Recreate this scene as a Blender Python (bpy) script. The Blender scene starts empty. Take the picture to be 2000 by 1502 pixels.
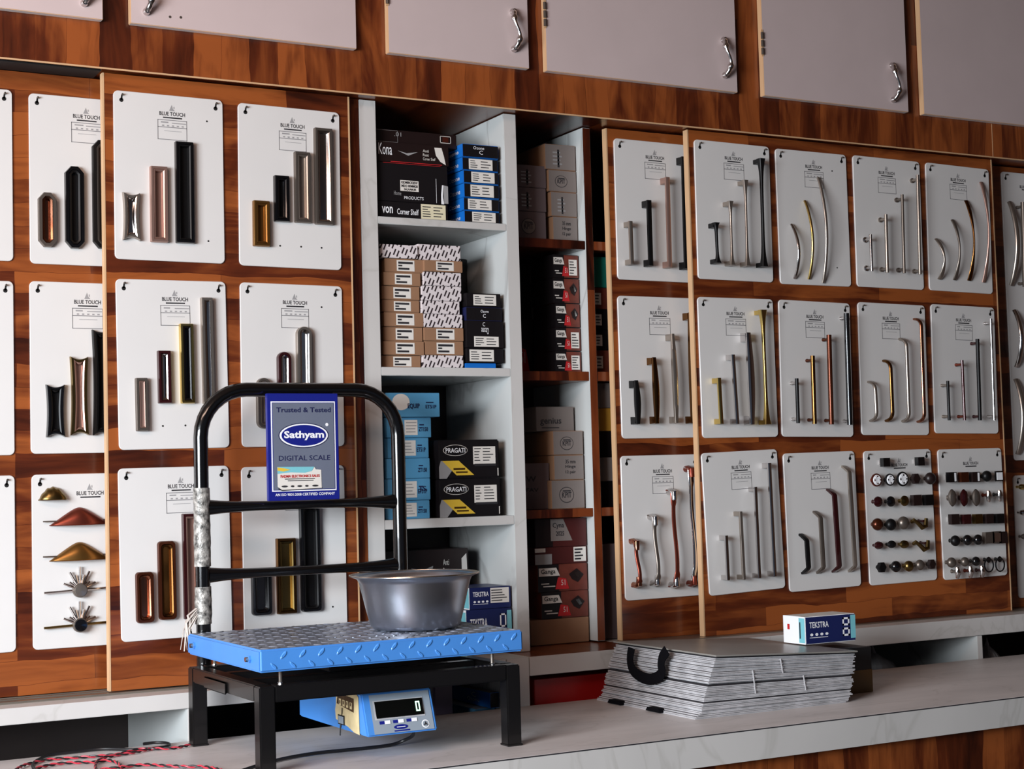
import bpy, bmesh, math, random
from mathutils import Vector, Matrix
random.seed(7)
S = bpy.context.scene
COL = S.collection
PI = math.pi

# ------------------------------------------------------------------ camera
FOC = 3126.5
YAW, PITCH, ROLL = 0.5009, 0.0611, -0.02725
CAM = Vector((0.0, -3.517, 1.44))
_f = Vector((math.sin(YAW) * math.cos(PITCH), math.cos(YAW) * math.cos(PITCH), math.sin(PITCH)))
_r = Vector((math.cos(YAW), -math.sin(YAW), 0))
_u = _r.cross(_f)
AX_R = math.cos(ROLL) * _r + math.sin(ROLL) * _u
AX_U = -math.sin(ROLL) * _r + math.cos(ROLL) * _u
cd = bpy.data.cameras.new('camera')
cam = bpy.data.objects.new('camera', cd)
COL.objects.link(cam)
cd.sensor_width = 36.0
cd.lens = FOC / 2000 * 36.0
cd.clip_start = 0.05
cam.matrix_world = Matrix(((AX_R.x, AX_U.x, -_f.x, CAM.x), (AX_R.y, AX_U.y, -_f.y, CAM.y),
                           (AX_R.z, AX_U.z, -_f.z, CAM.z), (0, 0, 0, 1)))
S.camera = cam

# ------------------------------------------------------------------ world, daylight, exposure
wd = bpy.data.worlds.new('street_daylight')
S.world = wd
wd.use_nodes = True
wd.node_tree.nodes['Background'].inputs[0].default_value = (0.62, 0.74, 1.0, 1)
wd.node_tree.nodes['Background'].inputs[1].default_value = 0.09
S.view_settings.view_transform = 'Standard'
S.view_settings.look = 'None'
S.view_settings.gamma = 1
S.view_settings.use_curve_mapping = False
S.view_settings.exposure = 0.0


def area(name, loc, target, sx, sy, power, color, spread=180):
    l = bpy.data.lights.new(name, 'AREA')
    l.shape = 'RECTANGLE'
    l.size, l.size_y = sx, sy
    l.energy = power
    l.color = color
    l.spread = math.radians(spread)
    o = bpy.data.objects.new(name, l)
    COL.objects.link(o)
    o.location = loc
    o.rotation_euler = (Vector(target) - Vector(loc)).to_track_quat('-Z', 'Y').to_euler()
    return o


area('daylight_through_shop_front', (-2.2, -2.6, 1.8), (1.9, -.2, 0.6), 2.0, 1.3, 143, (0.86, 0.93, 1.0), 115)
area('warm_overhead_fill', (-0.3, -1.9, 2.95), (1.1, -.1, 1.8), 1.4, 0.5, 27, (1.0, 0.69, 0.55))  # added warm fill from above, standing in for bounced light; no actual fitting


# ------------------------------------------------------------------ measuring helpers
def ray(px, py):
    return _f + AX_R * ((px - 1000) / FOC) - AX_U * ((py - 751) / FOC)


def W(px, py, Y=0.0):            # a point on the upright plane Y = const
    d = ray(px, py)
    return CAM + d * ((Y - CAM.y) / d.y)


def G(px, py, Z=0.9):            # a point on the level plane Z = const
    d = ray(px, py)
    return CAM + d * ((Z - CAM.z) / d.z)


def c(r, g, b):
    def f(v):
        v /= 255.0
        return v / 12.92 if v <= 0.04045 else ((v + 0.055) / 1.055) ** 2.4
    return (f(r), f(g), f(b), 1)


# ------------------------------------------------------------------ materials
MATS = {}


def new_mat(name):
    m = bpy.data.materials.new(name)
    m.use_nodes = True
    MATS[name] = m
    return m, m.node_tree, m.node_tree.nodes['Principled BSDF']


def plain(name, col, rough=0.5, metal=0.0, coat=0.0, emit=None, estr=0, bump=0.0, bscale=60, var=0.06, vscale=9):
    m, nt, b = new_mat(name)
    b.inputs['Base Color'].default_value = col
    b.inputs['Roughness'].default_value = rough
    b.inputs['Metallic'].default_value = metal
    b.inputs['Coat Weight'].default_value = coat
    tc = nt.nodes.new('ShaderNodeTexCoord')
    if var:
        n = nt.nodes.new('ShaderNodeTexNoise')
        n.inputs['Scale'].default_value = vscale
        n.inputs['Detail'].default_value = 4
        mx = nt.nodes.new('ShaderNodeMix')
        mx.data_type = 'RGBA'
        mx.blend_type = 'MULTIPLY'
        mr = nt.nodes.new('ShaderNodeMapRange')
        mr.inputs[1].default_value = .3
        mr.inputs[2].default_value = .7
        mr.inputs[3].default_value = 1 - var
        mr.inputs[4].default_value = 1 + var * .5
        nt.links.new(tc.outputs['Object'], n.inputs['Vector'])
        nt.links.new(n.outputs[0], mr.inputs[0])
        mx.inputs[0].default_value = 1
        mx.inputs[6].default_value = col
        nt.links.new(mr.outputs[0], mx.inputs[7])
        nt.links.new(mx.outputs[2], b.inputs['Base Color'])
    if emit:
        b.inputs['Emission Color'].default_value = emit
        b.inputs['Emission Strength'].default_value = estr
    if bump:
        n2 = nt.nodes.new('ShaderNodeTexNoise')
        n2.inputs['Scale'].default_value = bscale
        bp = nt.nodes.new('ShaderNodeBump')
        bp.inputs['Strength'].default_value = bump
        bp.inputs['Distance'].default_value = .002
        nt.links.new(tc.outputs['Object'], n2.inputs['Vector'])
        nt.links.new(n2.outputs[0], bp.inputs['Height'])
        nt.links.new(bp.outputs[0], b.inputs['Normal'])
    return m


def wood(name, vertical, dark, mid, light, row=0.06, length=0.5, rough=0.28):
    m, nt, b = new_mat(name)
    N, L = nt.nodes, nt.links
    g = N.new('ShaderNodeNewGeometry')
    sep = N.new('ShaderNodeSeparateXYZ')
    L.new(g.outputs['Position'], sep.inputs[0])
    cmb = N.new('ShaderNodeCombineXYZ')
    al, ac = ('Z', 'X') if vertical else ('X', 'Z')
    L.new(sep.outputs[al], cmb.inputs[0])
    L.new(sep.outputs[ac], cmb.inputs[1])
    L.new(sep.outputs['Y'], cmb.inputs[2])
    # slow warping so that the staves are not ruler straight
    w = N.new('ShaderNodeTexNoise')
    w.inputs['Scale'].default_value = 5
    w.inputs['Detail'].default_value = 3
    L.new(cmb.outputs[0], w.inputs['Vector'])
    ws = N.new('ShaderNodeVectorMath')
    ws.operation = 'MULTIPLY_ADD'
    ws.inputs[1].default_value = (0.02, 0.035, 0)
    L.new(w.outputs['Color'], ws.inputs[0])
    L.new(cmb.outputs[0], ws.inputs[2])
    br = N.new('ShaderNodeTexBrick')
    br.offset = 0.37
    br.offset_frequency = 2
    br.inputs['Color1'].default_value = (0, 0, 0, 1)
    br.inputs['Color2'].default_value = (1, 1, 1, 1)
    br.inputs['Mortar'].default_value = (0.1, 0.1, 0.1, 1)
    br.inputs['Scale'].default_value = 1
    br.inputs['Mortar Size'].default_value = 0.0004
    br.inputs['Brick Width'].default_value = length
    br.inputs['Row Height'].default_value = row
    L.new(ws.outputs[0], br.inputs['Vector'])
    # long grain
    mp = N.new('ShaderNodeMapping')
    mp.inputs['Scale'].default_value = (1.4, 15, 1)
    L.new(ws.outputs[0], mp.inputs[0])
    gr = N.new('ShaderNodeTexNoise')
    gr.inputs['Scale'].default_value = 1.6
    gr.inputs['Detail'].default_value = 7
    gr.inputs['Roughness'].default_value = .6
    gr.inputs['Distortion'].default_value = 1.6
    L.new(mp.outputs[0], gr.inputs['Vector'])
    mp2 = N.new('ShaderNodeMapping')
    mp2.inputs['Scale'].default_value = (2.0, 8, 1)
    L.new(cmb.outputs[0], mp2.inputs[0])
    n3 = N.new('ShaderNodeTexNoise')
    n3.inputs['Scale'].default_value = 1.1
    n3.inputs['Detail'].default_value = 3
    n3.inputs['Distortion'].default_value = 2.2
    L.new(mp2.outputs[0], n3.inputs['Vector'])

    def mad(a, k, add):
        x = N.new('ShaderNodeMath')
        x.operation = 'MULTIPLY_ADD'
        L.new(a, x.inputs[0])
        x.inputs[1].default_value = k
        if isinstance(add, (int, float)):
            x.inputs[2].default_value = add
        else:
            L.new(add, x.inputs[2])
        return x.outputs[0]
    s1 = mad(br.outputs['Color'], 0.42, -0.16)
    s2 = mad(gr.outputs[0], 0.42, s1)
    s3 = mad(n3.outputs[0], 0.72, s2)
    rp = N.new('ShaderNodeValToRGB')
    e = rp.color_ramp.elements
    e[0].position = .30
    e[0].color = dark
    e[1].position = .80
    e[1].color = light
    k = e.new(.52)
    k.color = mid
    L.new(s3, rp.inputs[0])
    L.new(rp.outputs[0], b.inputs['Base Color'])
    b.inputs['Roughness'].default_value = rough
    b.inputs['Coat Weight'].default_value = .25
    b.inputs['Coat Roughness'].default_value = .12
    return m


def laminate(name, base, vein, scale=2.2, rough=.4, streak=False):
    m, nt, b = new_mat(name)
    N, L = nt.nodes, nt.links
    g = N.new('ShaderNodeNewGeometry')
    mp = N.new('ShaderNodeMapping')
    mp.inputs['Scale'].default_value = (1, 3, 2.5) if streak else (1, 1, .8)
    mp.inputs['Rotation'].default_value = (0, .25, .2)
    L.new(g.outputs['Position'], mp.inputs[0])
    n = N.new('ShaderNodeTexNoise')
    n.inputs['Scale'].default_value = scale
    n.inputs['Detail'].default_value = 5
    n.inputs['Distortion'].default_value = 1.4
    L.new(mp.outputs[0], n.inputs['Vector'])
    rp = N.new('ShaderNodeValToRGB')
    e = rp.color_ramp.elements
    e[0].position = .485
    e[0].color = base
    e[1].position = .515
    e[1].color = base
    k = e.new(.5)
    k.color = vein
    L.new(n.outputs[0], rp.inputs[0])
    n2 = N.new('ShaderNodeTexNoise')
    n2.inputs['Scale'].default_value = 3
    n2.inputs['Detail'].default_value = 6
    L.new(mp.outputs[0], n2.inputs['Vector'])
    mr = N.new('ShaderNodeMapRange')
    mr.inputs[1].default_value = .35
    mr.inputs[2].default_value = .65
    mr.inputs[3].default_value = .86 if streak else .94
    mr.inputs[4].default_value = 1.04
    L.new(n2.outputs[0], mr.inputs[0])
    mx = N.new('ShaderNodeMix')
    mx.data_type = 'RGBA'
    mx.blend_type = 'MULTIPLY'
    mx.inputs[0].default_value = 1
    L.new(rp.outputs[0], mx.inputs[6])
    L.new(mr.outputs[0], mx.inputs[7])
    L.new(mx.outputs[2], b.inputs['Base Color'])
    b.inputs['Roughness'].default_value = rough
    return m


def barred(name):   # white wrapping paper printed with slanting black bars
    m, nt, b = new_mat(name)
    N, L = nt.nodes, nt.links
    tc = N.new('ShaderNodeTexCoord')
    mp = N.new('ShaderNodeMapping')
    mp.inputs['Rotation'].default_value = (0, math.radians(-24), 0)
    L.new(tc.outputs['Object'], mp.inputs[0])
    sp = N.new('ShaderNodeSeparateXYZ')
    L.new(mp.outputs[0], sp.inputs[0])

    def frac(o, k, lo, ph=0.0):
        a = N.new('ShaderNodeMath')
        a.operation = 'MULTIPLY_ADD'
        a.inputs[1].default_value = k
        a.inputs[2].default_value = ph
        L.new(o, a.inputs[0])
        f = N.new('ShaderNodeMath')
        f.operation = 'FRACT'
        L.new(a.outputs[0], f.inputs[0])
        g = N.new('ShaderNodeMath')
        g.operation = 'LESS_THAN'
        g.inputs[1].default_value = lo
        L.new(f.outputs[0], g.inputs[0])
        return g.outputs[0]
    A = frac(sp.outputs['X'], 105, .42)
    B0 = frac(sp.outputs['X'], 26.25, .5)
    B1 = frac(sp.outputs['Z'], 38, .62)
    B2 = frac(sp.outputs['Z'], 38, .62, .5)
    sw = N.new('ShaderNodeMix')
    L.new(B0, sw.inputs[0])
    L.new(B1, sw.inputs[2])
    L.new(B2, sw.inputs[3])
    B = sw.outputs[0]
    mu = N.new('ShaderNodeMath')
    mu.operation = 'MULTIPLY'
    L.new(A, mu.inputs[0])
    L.new(B, mu.inputs[1])
    mx = N.new('ShaderNodeMix')
    mx.data_type = 'RGBA'
    L.new(mu.outputs[0], mx.inputs[0])
    mx.inputs[6].default_value = c(215, 205, 205)
    mx.inputs[7].default_value = c(40, 28, 32)
    L.new(mx.outputs[2], b.inputs['Base Color'])
    b.inputs['Roughness'].default_value = .6
    return m


wood('wood_upright', True, c(46, 16, 8), c(88, 37, 17), c(148, 78, 37), row=.07, length=.9)
wood('wood_level', False, c(50, 18, 8), c(90, 38, 17), c(150, 80, 37), row=.05, length=.45)
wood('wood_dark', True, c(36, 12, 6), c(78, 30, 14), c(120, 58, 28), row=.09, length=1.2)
laminate('white_laminate', c(200, 196, 192), c(190, 186, 181))
laminate('counter_laminate', c(216, 208, 205), c(204, 196, 192), 1.6, .42, True)
laminate('inner_laminate', c(190, 192, 190), c(165, 165, 163), 1.4, .5)
plain('cabinet_door_white', c(200, 182, 180), .38, var=.03)
plain('pale_edge', c(205, 165, 125), .5)
plain('board_white', c(214, 211, 208), .32, var=.015)
plain('board_rim', c(235, 230, 226), .3, var=0)
plain('ink', c(40, 38, 42), .6, var=0)
plain('ink_grey', c(150, 148, 148), .6, var=0)
plain('back_dark', c(44, 34, 32), .6, var=.1)
plain('dark_ochre', c(92, 66, 22), .5)
plain('table_ink', c(112, 110, 112), .6, var=0)
plain('parcel_purple', c(74, 62, 76), .4, var=.2)
plain('hole', c(12, 10, 10), .8, var=0)
plain('black_gap', c(8, 7, 8), .7, var=0)
plain('black_gloss', c(14, 13, 15), .22, .2, .4, var=0)
plain('black_satin', c(11, 10, 11), .42, 0, var=0)
MATS['black_satin'].node_tree.nodes['Principled BSDF'].inputs['Specular IOR Level'].default_value = .3
plain('chrome', c(205, 200, 198), .14, 1.0, var=0)
plain('satin_nickel', c(164, 153, 143), .3, .85, var=0)
plain('dark_nickel', c(118, 108, 100), .36, .75, var=0)
plain('rose_nickel', c(172, 138, 126), .34, .7, var=0)
plain('rose_gold', c(160, 106, 82), .22, 1.0, var=0)
plain('gold', c(212, 184, 112), .24, 1.0, var=0)
plain('old_gold', c(136, 96, 48), .32, .85, var=0)
plain('bronze', c(118, 80, 44), .25, 1.0, var=0)
plain('copper_brown', c(86, 42, 24), .26, .7, var=0)
plain('maroon_gloss', c(58, 18, 20), .2, .4, .5, var=0)
plain('copper_red', c(124, 58, 44), .34, .8, var=0)
plain('antique_brass', c(126, 104, 62), .3, 1.0, var=0)
plain('steel', c(200, 205, 214), .3, 1.0, bump=.1, bscale=10, var=.05)
plain('steel_edge', c(205, 196, 182), .25, 1.0, var=.02)
plain('scale_blue', c(70, 134, 208), .42, 0, .1)
plain('tread_grey', c(140, 146, 160), .34, .45, bump=.2, bscale=40, var=.3, vscale=30)
plain('frame_black', c(16, 14, 14), .35, .1, .2)
plain('tube_black', c(14, 13, 14), .18, .3, .7)
plain('silver_tape', c(168, 164, 158), .45, .3, bump=1.0, bscale=160, var=.97, vscale=75)
plain('frayed_tape', c(190, 180, 172), .7, var=.2, vscale=60)
plain('sign_blue', c(24, 32, 122), .35, var=0)
plain('sign_grey', c(104, 110, 126), .4, var=.05)
plain('print_white', c(238, 238, 240), .5, var=0)
plain('print_navy', c(26, 30, 70), .5, var=0)
plain('print_red', c(190, 36, 40), .5, var=0)
plain('print_yellow', c(222, 184, 60), .5, var=0)
plain('print_black', c(16, 16, 18), .5, var=0)
plain('print_teal', c(120, 190, 200), .5, var=0)
plain('print_green', c(30, 120, 105), .4, var=0)
plain('panel_grey', c(140, 150, 160), .4, var=.03)
plain('screen', c(8, 10, 9), .1, 0, .6, var=0)
plain('digit', c(200, 240, 215), .5, emit=c(190, 250, 215), estr=1.6, var=0)
plain('masking_tape', c(214, 192, 146), .7, var=.15, vscale=40)
plain('burnt_terminal', c(74, 48, 18), .7, var=.4, vscale=90)
plain('sheet_grey', c(192, 190, 192), .4, .1, bump=.3, bscale=90, var=.25, vscale=30)
plain('sheet_top', c(140, 136, 130), .35, var=.15)
plain('sheet_dark', c(40, 38, 42), .5, var=0)
plain('strap_black', c(9, 8, 12), .95, bump=.2)
MATS['strap_black'].node_tree.nodes['Principled BSDF'].inputs['Specular IOR Level'].default_value = .1
plain('carton_brown', c(146, 108, 80), .75, var=.12)
plain('carton_grey', c(124, 114, 109), .7, var=.08)
plain('carton_mauve', c(100, 85, 86), .7, var=.08)
plain('box_black', c(20, 16, 18), .4, var=.1)
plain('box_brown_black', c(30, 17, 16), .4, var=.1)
plain('box_blue', c(18, 104, 190), .45, var=.05)
plain('box_light_blue', c(84, 150, 190), .5, var=.06)
plain('box_navy', c(24, 34, 84), .4, var=.04)
plain('box_red', c(160, 20, 18), .4, var=.05)
plain('box_maroon', c(72, 24, 22), .45, var=.1)
plain('box_ochre', c(190, 140, 50), .6, var=.1)
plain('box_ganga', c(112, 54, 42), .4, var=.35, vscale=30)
plain('sticker', c(222, 216, 208), .5, var=.02)
plain('sticker_cream', c(222, 212, 180), .5, var=.02)
plain('plastic_bag', c(150, 146, 146), .3, .0, .4, bump=.6, bscale=40, var=.3, vscale=20)
plain('wire_red', c(190, 50, 66), .45, var=0)
plain('wire_black', c(20, 18, 20), .45, var=0)
plain('track_metal', c(150, 140, 128), .35, .7, var=.2)
plain('floor_tile', c(74, 64, 58), .5)
plain('wall_brown', c(84, 58, 44), .8)
plain('plaster', c(150, 138, 130), .8)
plain('plaster_dim', c(124, 98, 80), .8)
barred('barred_paper')


# ------------------------------------------------------------------ mesh builder
class MB:
    def __init__(self):
        self.v, self.f, self.m, self.names = [], [], [], []

    def mi(self, mat):
        if mat not in self.names:
            self.names.append(mat)
        return self.names.index(mat)

    def add(self, vs, fs, mat):
        o = len(self.v)
        k = self.mi(mat)
        self.v += [tuple(p) for p in vs]
        self.f += [tuple(o + i for i in q) for q in fs]
        self.m += [k] * len(fs)
        return self

    def box(self, x0, x1, y0, y1, z0, z1, mat, faces=None):
        vs = [(x, y, z) for x in (x0, x1) for y in (y0, y1) for z in (z0, z1)]
        F = {'L': (0, 1, 3, 2), 'R': (4, 6, 7, 5), 'F': (0, 4, 5, 1), 'B': (2, 3, 7, 6), 'D': (0, 2, 6, 4), 'U': (1, 5, 7, 3)}
        if not faces:
            return self.add(vs, list(F.values()), mat)
        o = len(self.v)
        self.v += vs
        for k, q in F.items():
            self.f.append(tuple(o + i for i in q))
            self.m.append(self.mi(faces.get(k, mat)))
        return self

    def hexa(self, P, mat):  # 8 corners: 4 bottom (ccw) then 4 top
        return self.add(P, [(3, 2, 1, 0), (4, 5, 6, 7), (0, 1, 5, 4), (1, 2, 6, 5), (2, 3, 7, 6), (3, 0, 4, 7)], mat)

    def loft(self, loops, mat, cap0=True, cap1=True):
        n = len(loops[0])
        vs = [p for l in loops for p in l]
        fs = []
        for a in range(len(loops) - 1):
            for i in range(n):
                j = (i + 1) % n
                fs.append((a * n + i, a * n + j, (a + 1) * n + j, (a + 1) * n + i))
        if cap0:
            fs.append(tuple(range(n - 1, -1, -1)))
        if cap1:
            fs.append(tuple((len(loops) - 1) * n + i for i in range(n)))
        return self.add(vs, fs, mat)

    def tube(self, pts, r, mat, n=10, closed=False, flat=None):
        pts = [Vector(p) for p in pts]
        loops = []
        up = None
        for i, p in enumerate(pts):
            a = pts[i - 1] if (i or closed) else p
            b = pts[(i + 1) % len(pts)] if (i < len(pts) - 1 or closed) else p
            t = (b - a).normalized()
            if up is None:
                up = Vector((0, 0, 1)) if abs(t.z) < .9 else Vector((1, 0, 0))
            s = t.cross(up).normalized()
            up = s.cross(t).normalized()
            rr = r[i] if isinstance(r, (list, tuple)) else r
            fl = (flat[i] if isinstance(flat, (list, tuple)) else flat) or 1
            loops.append([p + s * (math.cos(2 * PI * k / n) * rr) + up * (math.sin(2 * PI * k / n) * rr * fl) for k in range(n)])
        if closed:
            loops.append(loops[0])
        return self.loft(loops, mat, not closed, not closed)

    def lathe(self, prof, cx, cy, cz, mat, n=24, axis='y', sx=1, sz=1):
        loops = []
        for rr, h in prof:
            rr = max(rr, 1e-5)
            l = []
            for k in range(n):
                a = 2 * PI * k / n
                if axis == 'y':
                    l.append((cx + rr * math.cos(a) * sx, cy + h, cz - rr * math.sin(a) * sz))
                else:
                    l.append((cx + rr * math.cos(a) * sx, cy + rr * math.sin(a) * sz, cz + h))
            loops.append(l)
        return self.loft(loops, mat)

    def poly(self, pts, mat):
        return self.add(pts, [tuple(range(len(pts)))], mat)

    def build(self, name, parent=None, bevel=0.0, smooth=35, seg=2):
        me = bpy.data.meshes.new(name)
        me.from_pydata(self.v, [], self.f)
        for nme in self.names:
            me.materials.append(MATS[nme])
        me.polygons.foreach_set('material_index', self.m)
        bm = bmesh.new()
        bm.from_mesh(me)
        bmesh.ops.recalc_face_normals(bm, faces=bm.faces)
        if bevel:
            es = [e for e in bm.edges if len(e.link_faces) == 2 and e.calc_face_angle(0) > .6]
            bmesh.ops.bevel(bm, geom=es, offset=bevel, segments=seg, affect='EDGES', clamp_overlap=True)
        bm.to_mesh(me)
        bm.free()
        if smooth:
            me.polygons.foreach_set('use_smooth', [True] * len(me.polygons))
            me.set_sharp_from_angle(angle=math.radians(smooth))
        o = bpy.data.objects.new(name, me)
        COL.objects.link(o)
        if parent:
            o.parent = parent
        return o


def thing(name, label, cat, loc=(0, 0, 0), group=None, ry=0, rz=0):
    o = bpy.data.objects.new(name, None)
    COL.objects.link(o)
    o.empty_display_size = .05
    o.location = loc
    o.rotation_euler = (0, ry, rz)
    o['label'] = label
    o['category'] = cat
    if group:
        o['group'] = group
    return o


def tag(o, label, cat, group=None):
    o['label'] = label
    o['category'] = cat
    if group:
        o['group'] = group
    return o


def struct(o):
    o['kind'] = 'structure'
    return o


# ------------------------------------------------------------------ writing
_glyph = {}


def glyphs(s, bold=0.0):
    k = (s, bold)
    if k not in _glyph:
        cu = bpy.data.curves.new('txt', 'FONT')
        cu.body = s
        cu.resolution_u = 2
        cu.offset = bold
        cu.size = 1
        ob = bpy.data.objects.new('txt', cu)
        COL.objects.link(ob)
        bpy.context.view_layer.update()
        me = bpy.data.meshes.new_from_object(ob.evaluated_get(bpy.context.evaluated_depsgraph_get()))
        vs = [(v.co.x, v.co.y) for v in me.vertices]
        fs = [tuple(p.vertices) for p in me.polygons]
        bpy.data.objects.remove(ob)
        bpy.data.curves.remove(cu)
        bpy.data.meshes.remove(me)
        x0 = min(v[0] for v in vs)
        x1 = max(v[0] for v in vs)
        y0 = min(v[1] for v in vs)
        y1 = max(v[1] for v in vs)
        _glyph[k] = ([((x - x0) / (x1 - x0), (y - y0) / (y1 - y0)) for x, y in vs], fs)
    return _glyph[k]


class Face:      # a flat face to print on: origin (lower left), right and up vectors, outward normal
    def __init__(self, mb, o, ux, uz, n, eps=.0004):
        self.mb, self.o, self.ux, self.uz, self.n, self.e = mb, Vector(o), Vector(ux), Vector(uz), Vector(n).normalized(), eps

    def p(self, u, v, k=1):
        return self.o + self.ux * u + self.uz * v + self.n * self.e * k

    def rect(self, u0, v0, u1, v1, mat, k=1):
        self.mb.poly([self.p(u0, v0, k), self.p(u1, v0, k), self.p(u1, v1, k), self.p(u0, v1, k)], mat)

    def poly(self, uv, mat, k=1):
        self.mb.poly([self.p(u, v, k) for u, v in uv], mat)

    def frame(self, u0, v0, u1, v1, t, mat, k=1, tv=None):
        tv = tv or t * self.ux.length / self.uz.length
        self.rect(u0, v0, u1, v0 + tv, mat, k)
        self.rect(u0, v1 - tv, u1, v1, mat, k)
        self.rect(u0, v0, u0 + t, v1, mat, k)
        self.rect(u1 - t, v0, u1, v1, mat, k)

    def ell(self, u, v, ru, rv, mat, k=1, n=28):
        self.poly([(u + ru * math.cos(2 * PI * i / n), v + rv * math.sin(2 * PI * i / n)) for i in range(n)], mat, k)

    def text(self, s, u0, v0, u1, v1, mat, k=2, bold=0.0, flip=False):
        vs, fs = glyphs(s, bold)
        if flip:
            vs = [(1 - x, 1 - y) for x, y in vs]
        self.mb.add([self.p(u0 + x * (u1 - u0), v0 + y * (v1 - v0), k) for x, y in vs], fs, mat)

    def lines(self, u0, v0, u1, v1, n, mat, k=2, ragged=True, fill=.5):
        h = (v1 - v0) / n
        for i in range(n):
            e = u1 - (random.random() * .45 * (u1 - u0) if ragged else 0)
            b = v1 - (i + .5 + fill / 2) * h
            self.rect(u0, b, e, b + h * fill, mat, k)


# ================================================================== THE ROOM
def slab(name, *a, mat):
    return struct(MB().box(*a, mat).build(name, smooth=0))


slab('floor', -3.2, 5.4, -6.0, .62, -.1, 0, mat='floor_tile')
slab('ceiling', -3.2, 5.4, -6.0, .62, 3.05, 3.15, mat='plaster_dim')
slab('wall_back', -3.2, 5.4, .5, .62, 0, 3.05, mat='plaster')
slab('wall_right', 5.3, 5.4, -6.0, .5, 0, 3.05, mat='wall_brown')
slab('wall_left', -3.2, -3.1, -6.0, .5, 0, 3.05, mat='plaster')

# ------------------------------------------------------------------ upper cabinet
VB = 2.381           # lower edge of the wooden valance
uc = thing('wall_cabinet', 'long wood veneer wall cabinet with white doors along the top of the wall', 'cabinet', (0, 0, VB))
m = MB()
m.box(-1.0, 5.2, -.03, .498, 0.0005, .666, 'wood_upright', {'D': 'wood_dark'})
m.build('cabinet_body', uc, smooth=0)
m = MB()
m.box(-1.0, 5.2, -.0315, -.0285, -.0035, 0, 'pale_edge')
o = m.build('edge_strip', uc)
o['label'] = 'thin pale edge strip under the wooden valance'
cab = [(-.1, .30), (.35, .896), (.957, 1.501), (1.584, 1.973), (2.023, 2.623), (2.713, 3.236), (3.295, 3.86), (3.92, 4.5)]
hand = [None, ('t', .845, 2.503), ('b', .985, 2.508), ('s', 1.945, 0), ('s', 2.593, 0), ('s', 3.207, 0), None, None]
hpx = {3: (1009, 12, 97), 4: (1422, 68, 149), 5: (1752, 118, 197)}
for i, (a, b) in enumerate(cab):
    d = MB().box(a, b, -.05, -.031, .101, .655, 'cabinet_door_white', {'L': 'pale_edge', 'D': 'board_rim'}).build('door', uc, bevel=.0012)
    pts = None
    if i in hpx:
        x, yt, yb = hpx[i]
        pt, pb = W(x, yt + 6, -.075), W(x + 1, yb - 6, -.075)
    elif i == 2:
        pb = W(289, 17, -.075)
        pt = pb + Vector((0, 0, .1))
    elif i == 1:
        pb = W(167, 0, -.075)
        pt = pb + Vector((0, 0, .1))
    else:
        continue
    xc, z0, z1 = (pt.x + pb.x) / 2, pb.z - VB, pt.z - VB
    h = MB()
    P, R = [], []
    for k in range(21):
        t = k / 20
        z = z0 + (z1 - z0) * t
        sw = math.sin(t * 2 * PI)
        P.append((xc + sw * .007 + .003, -.056 - .020 * math.sin(PI * min(1, max(0, t))) ** .6, z))
        R.append(.0042 + .0026 * abs(math.cos(t * PI)) ** 2 + (.0028 if .15 < t < .3 or .7 < t < .85 else 0))
    h.tube(P, R, 'chrome', 12)
    for z in (z0, z1):
        h.lathe([(0, 0), (.0085, 0), (.0085, -.005), (.006, -.012), (0, -.013)], xc + .003, -.05, z, 'chrome', 16)
    hh = h.build('handle', d)
    hh['label'] = 'curvy chrome door handle'
    if i in (3, 4, 5):
        hz = {3: .22, 4: .215, 5: .215}[i]
        g = MB()
        for dz in (0, .022, .044):
            g.tube([(a - .002, -.053, hz + dz), (a - .002, -.053, hz + dz + .018)], .004, 'dark_nickel', 8)
        g.box(a - .004, a + .003, -.0515, -.049, hz - .004, hz + .07, 'pale_edge')
        g.build('hinge', d)
    if i == 2:
        g = MB()
        for x, y in ((332, 33), (353, 34)):
            p = W(x, y, -.05)
            g.lathe([(0, 0), (.003, 0), (.003, -.0006), (0, -.0006)], p.x, -.05, p.z - VB, 'dark_nickel', 10)
        g.build('screw_hole', d)
m = MB()
m.box(3.583, 3.5845, -.0308, -.0300, 0, .1, 'pale_edge')
m.build('joint_line', uc)

# ------------------------------------------------------------------ shelving unit between and behind the sliding doors
FY = .085            # front face of the shelf frame
su = thing('shelving_unit', 'white laminate wall shelving with compartments full of boxes', 'shelves', (0, 0, 0))
BK = .39
KS = (FY - CAM.y) / (.052 - CAM.y)


def X_(v):
    return v * KS


def Z_(v):
    return CAM.z + (v - CAM.z) * KS


FY1 = .02            # the wide white column stands further forward
KS1 = (FY1 - CAM.y) / (.052 - CAM.y)


def X1_(v):
    return v * KS1


def Z1_(v):
    return CAM.z + (v - CAM.z) * KS1



def part(mb, name, label=None, **k):
    o = mb.build(name, su, **k)
    if label:
        o['label'] = label
    return o


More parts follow.
